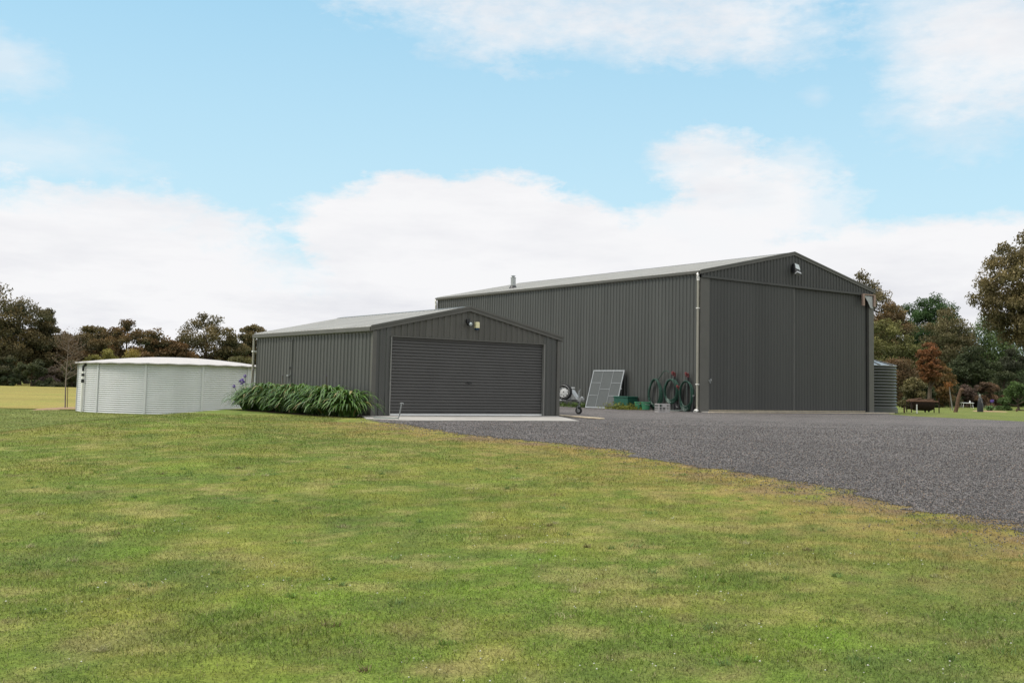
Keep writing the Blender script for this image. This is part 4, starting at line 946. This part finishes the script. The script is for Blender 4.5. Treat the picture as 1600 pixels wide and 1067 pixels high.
# orange seedling on the stake
p = onlawn(1484, 641); k = p[1]/F; sd = thing('seedling', 'small orange-leaved seedling at the top of the leaning pale stake', 'plant', p, 0)
MB().tube([(.05, .05, 0), (0, .05, 34*k)], [.015, .008], 5).build('stem', 'wood', sd)
n = 160; P = RG.normal(size=(n, 3))*np.array([.14, .1, .09])+np.array([-.02, .05, 39*k]); leafmesh('foliage', P, np.array([.26, .11, .03])[None]*(.5+.9*RG.random((n, 1))), .12, .05, sd, .6)
# white garden table far back
p = onlawn(1511, 637.5); k = p[1]/F; tb = thing('garden_table', 'small white garden table far back between the log and the stump', 'table', p, 0)
MB().box(-.42, .42, -.25, .25, .36, .41).build('tabletop', 'white', tb, bevel=.01)
for x_ in (-.34, .34):
    for y_ in (-.18, .18): MB().tube([(x_*1.12, y_*1.1, 0), (x_, y_, .36)], .02, 6).build('leg', 'white', tb)
MB().box(.16, .22, -.1, -.04, .41, .56).build('cup', 'white', tb)
p = onlawn(1547, 643)
agap('lone agapanthus with one mauve flower head on the right lawn', p[0], p[1], p[2], .42, .4, .45, 160, 60, [(.12, 0, .62, .11)], 'agapanthus on the right lawn')
patch('garden_mulch', p[0]-.2, p[1]-.1, .9, .8, 'earth', .03, 3)

# ================================================================== SKY
w = bpy.data.worlds.new('World'); sc.world = w; w.use_nodes = True; nt = w.node_tree; N = nt.nodes; L = nt.links
bg = N['Background']
SUN_EL, SUN_AZ = math.radians(54), math.radians(-106)   # azimuth from +Y, clockwise positive
STR = .10
sky = N.new('ShaderNodeTexSky'); sky.sky_type = 'NISHITA'; sky.sun_disc = False; sky.sun_elevation = SUN_EL; sky.sun_rotation = SUN_AZ; sky.air_density = 1.; sky.dust_density = 1.; sky.ozone_density = 1.
bg.inputs[1].default_value = STR
tcn = N.new('ShaderNodeTexCoord'); sep = N.new('ShaderNodeSeparateXYZ'); L.new(tcn.outputs['Generated'], sep.inputs[0])
def mth(op, a, b=None, c=None, clamp=False):
    n = N.new('ShaderNodeMath'); n.operation = op; n.use_clamp = clamp
    for i, v in enumerate((a, b, c)):
        if v is None: continue
        if isinstance(v, (int, float)): n.inputs[i].default_value = v
        else: L.new(v, n.inputs[i])
    return n.outputs[0]
az = mth('ARCTAN2', sep.outputs[0], sep.outputs[1]); el = mth('ARCSINE', sep.outputs[2])
def nz(scale, detail, rough, vs=(1, 1, 2.2), off=0, dist=0.):
    mp = N.new('ShaderNodeMapping'); mp.inputs['Scale'].default_value = vs; mp.inputs['Location'].default_value = (off, off*.7, off*1.3); L.new(tcn.outputs['Generated'], mp.inputs[0])
    n = N.new('ShaderNodeTexNoise'); n.inputs['Scale'].default_value = scale; n.inputs['Detail'].default_value = detail; n.inputs['Roughness'].default_value = rough; n.inputs['Distortion'].default_value = dist; L.new(mp.outputs[0], n.inputs[0]); return n.outputs[0]
nA_ = nz(9, 8, .62, off=3.1); nB_ = nz(4.2, 6, .6, off=9.4); nC_ = nz(26, 6, .65, off=5.2)
dn = mth('ADD', mth('MULTIPLY', mth('SUBTRACT', nA_, .5), 1.0), mth('ADD', mth('MULTIPLY', mth('SUBTRACT', nC_, .5), .75), mth('MULTIPLY', mth('SUBTRACT', nz(70, 5, .6, off=12.), .5), .30)))
dn = mth('ADD', dn, mth('MULTIPLY', mth('SUBTRACT', nB_, .5), .6))
def blob(px, py, rx, ry, gain=1., soft=.5, ns=1.):
    r = ray(px, py); l = math.sqrt(sum(c*c for c in r)); a0 = math.atan2(r[0], r[1]); e0 = math.asin(r[2]/l)
    dx = mth('DIVIDE', mth('SUBTRACT', az, a0), rx/F); dy = mth('DIVIDE', mth('SUBTRACT', el, e0), ry/F)
    d = mth('SQRT', mth('ADD', mth('MULTIPLY', dx, dx), mth('MULTIPLY', dy, dy)))
    v = mth('ADD', mth('SUBTRACT', 1., d), mth('MULTIPLY', dn, ns))     # >0 inside
    return mth('MULTIPLY', mth('MULTIPLY', mth('DIVIDE', v, soft), 1., clamp=True), gain)
BL = [(120, 450, 400, 150, 1, .5, .8), (60, 400, 330, 112, 1, .55, .9), (200, 350, 190, 62, .9, .6, 1.), (330, 500, 300, 110, 1, .5, .7), (500, 560, 420, 115, .95, .6, .8), (430, 430, 150, 60, .8, .8, 1.1), (560, 480, 160, 70, .8, .8, 1.),
      (640, 350, 110, 92, 1, .24, .8), (770, 345, 125, 92, 1, .24, .8), (560, 360, 110, 66, 1, .35, .9), (700, 400, 240, 105, 1, .2, .5), (860, 400, 200, 105, 1, .2, .6), (880, 560, 600, 140, 1, .5, .6), (980, 430, 170, 90, 1, .3, .6),
      (1115, 262, 95, 72, .8, .55, 1.5), (1060, 250, 60, 45, .55, .7, 1.6), (1160, 320, 110, 80, .9, .4, 1.), (1080, 380, 180, 75, .95, .35, .8), (1230, 265, 80, 50, .55, .6, 1.5), (1260, 330, 80, 60, .6, .5, 1.3),
      (1330, 450, 330, 95, 1, .25, .5), (1500, 430, 220, 95, 1, .22, .5), (1620, 440, 160, 80, 1, .3, .6),
      (1000, 18, 340, 96, .76, .95, 1.3), (760, 12, 230, 84, .68, 1., 1.4), (1180, 50, 185, 76, .74, .85, 1.3), (620, -40, 150, 75, .6, .9, 1.4),
      (1490, 40, 175, 125, .82, .9, 1.), (1500, 140, 150, 100, .68, 1., 1.3), (1600, 60, 140, 120, .84, .8, 1.),
      (10, 90, 80, 62, .5, .9, 1.5), (60, 235, 170, 50, .4, 1., 1.5), (1275, 152, 30, 22, .3, 1.2, 2.2)]
msk = None
for b in BL:
    v = blob(*b); inv = mth('SUBTRACT', 1., v); msk = inv if msk is None else mth('MULTIPLY', msk, inv)
msk = mth('SUBTRACT', 1., msk)
# elsewhere (outside the picture): broken cloud from noise
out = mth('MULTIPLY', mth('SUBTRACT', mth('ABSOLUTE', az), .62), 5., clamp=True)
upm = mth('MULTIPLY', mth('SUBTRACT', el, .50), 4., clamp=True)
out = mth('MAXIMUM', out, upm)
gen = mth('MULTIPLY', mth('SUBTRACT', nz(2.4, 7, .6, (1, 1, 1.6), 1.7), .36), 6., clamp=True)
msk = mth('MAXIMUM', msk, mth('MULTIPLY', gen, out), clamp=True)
msk = mth('MAXIMUM', msk, mth('MULTIPLY', mth('SUBTRACT', .10, el), 8., clamp=True))
# cloud shade variation
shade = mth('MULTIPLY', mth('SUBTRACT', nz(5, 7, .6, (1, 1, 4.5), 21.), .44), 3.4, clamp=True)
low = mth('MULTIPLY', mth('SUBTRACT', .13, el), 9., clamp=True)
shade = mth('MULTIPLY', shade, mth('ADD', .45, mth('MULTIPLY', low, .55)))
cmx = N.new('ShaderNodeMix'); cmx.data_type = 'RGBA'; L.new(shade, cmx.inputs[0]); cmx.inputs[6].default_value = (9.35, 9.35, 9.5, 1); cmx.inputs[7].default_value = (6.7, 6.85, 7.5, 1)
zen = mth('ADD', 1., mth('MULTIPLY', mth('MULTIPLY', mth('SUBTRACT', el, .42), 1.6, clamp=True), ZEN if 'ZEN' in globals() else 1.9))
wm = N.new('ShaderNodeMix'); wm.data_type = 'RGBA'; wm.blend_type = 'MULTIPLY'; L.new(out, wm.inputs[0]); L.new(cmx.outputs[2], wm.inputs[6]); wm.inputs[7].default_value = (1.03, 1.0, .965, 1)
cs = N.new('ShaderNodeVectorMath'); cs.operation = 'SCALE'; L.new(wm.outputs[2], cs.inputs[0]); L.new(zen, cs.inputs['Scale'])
# clear sky: Nishita with a light cyan milky tint
tint = N.new('ShaderNodeVectorMath'); tint.operation = 'MULTIPLY_ADD'; L.new(sky.outputs[0], tint.inputs[0])
tint.inputs[1].default_value = (.34, .46, .40); tint.inputs[2].default_value = (3.2, 5.5, 7.2)
hz = mth('MULTIPLY', mth('SUBTRACT', .36, el), 3.4, clamp=True)
hm = N.new('ShaderNodeMix'); hm.data_type = 'RGBA'; L.new(mth('MULTIPLY', hz, .75), hm.inputs[0]); L.new(tint.outputs[0], hm.inputs[6]); hm.inputs[7].default_value = (6.9, 8.9, 9.7, 1)
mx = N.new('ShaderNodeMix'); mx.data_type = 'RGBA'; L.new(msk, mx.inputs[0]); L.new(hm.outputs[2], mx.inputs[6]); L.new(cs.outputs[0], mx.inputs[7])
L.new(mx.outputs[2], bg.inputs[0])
w.cycles.sampling_method = 'MANUAL'; w.cycles.sample_map_resolution = 512
sl = bpy.data.lights.new('sun', 'SUN'); sl.energy = 2.6; sl.angle = math.radians(14); sl.color = (1, .945, .87)
so = bpy.data.objects.new('sun', sl); COL.objects.link(so)
dv = Vector((math.sin(SUN_AZ)*math.cos(SUN_EL), math.cos(SUN_AZ)*math.cos(SUN_EL), math.sin(SUN_EL)))
so.rotation_euler = dv.to_track_quat('Z', 'Y').to_euler(); so.location = dv*50
sc.view_settings.view_transform = 'Standard'; sc.view_settings.look = 'None'; sc.view_settings.exposure = 0; sc.view_settings.gamma = 1; sc.view_settings.use_curve_mapping = False
sc.cycles.max_bounces = 6; sc.cycles.diffuse_bounces = 3; sc.cycles.glossy_bounces = 3; sc.cycles.transmission_bounces = 2
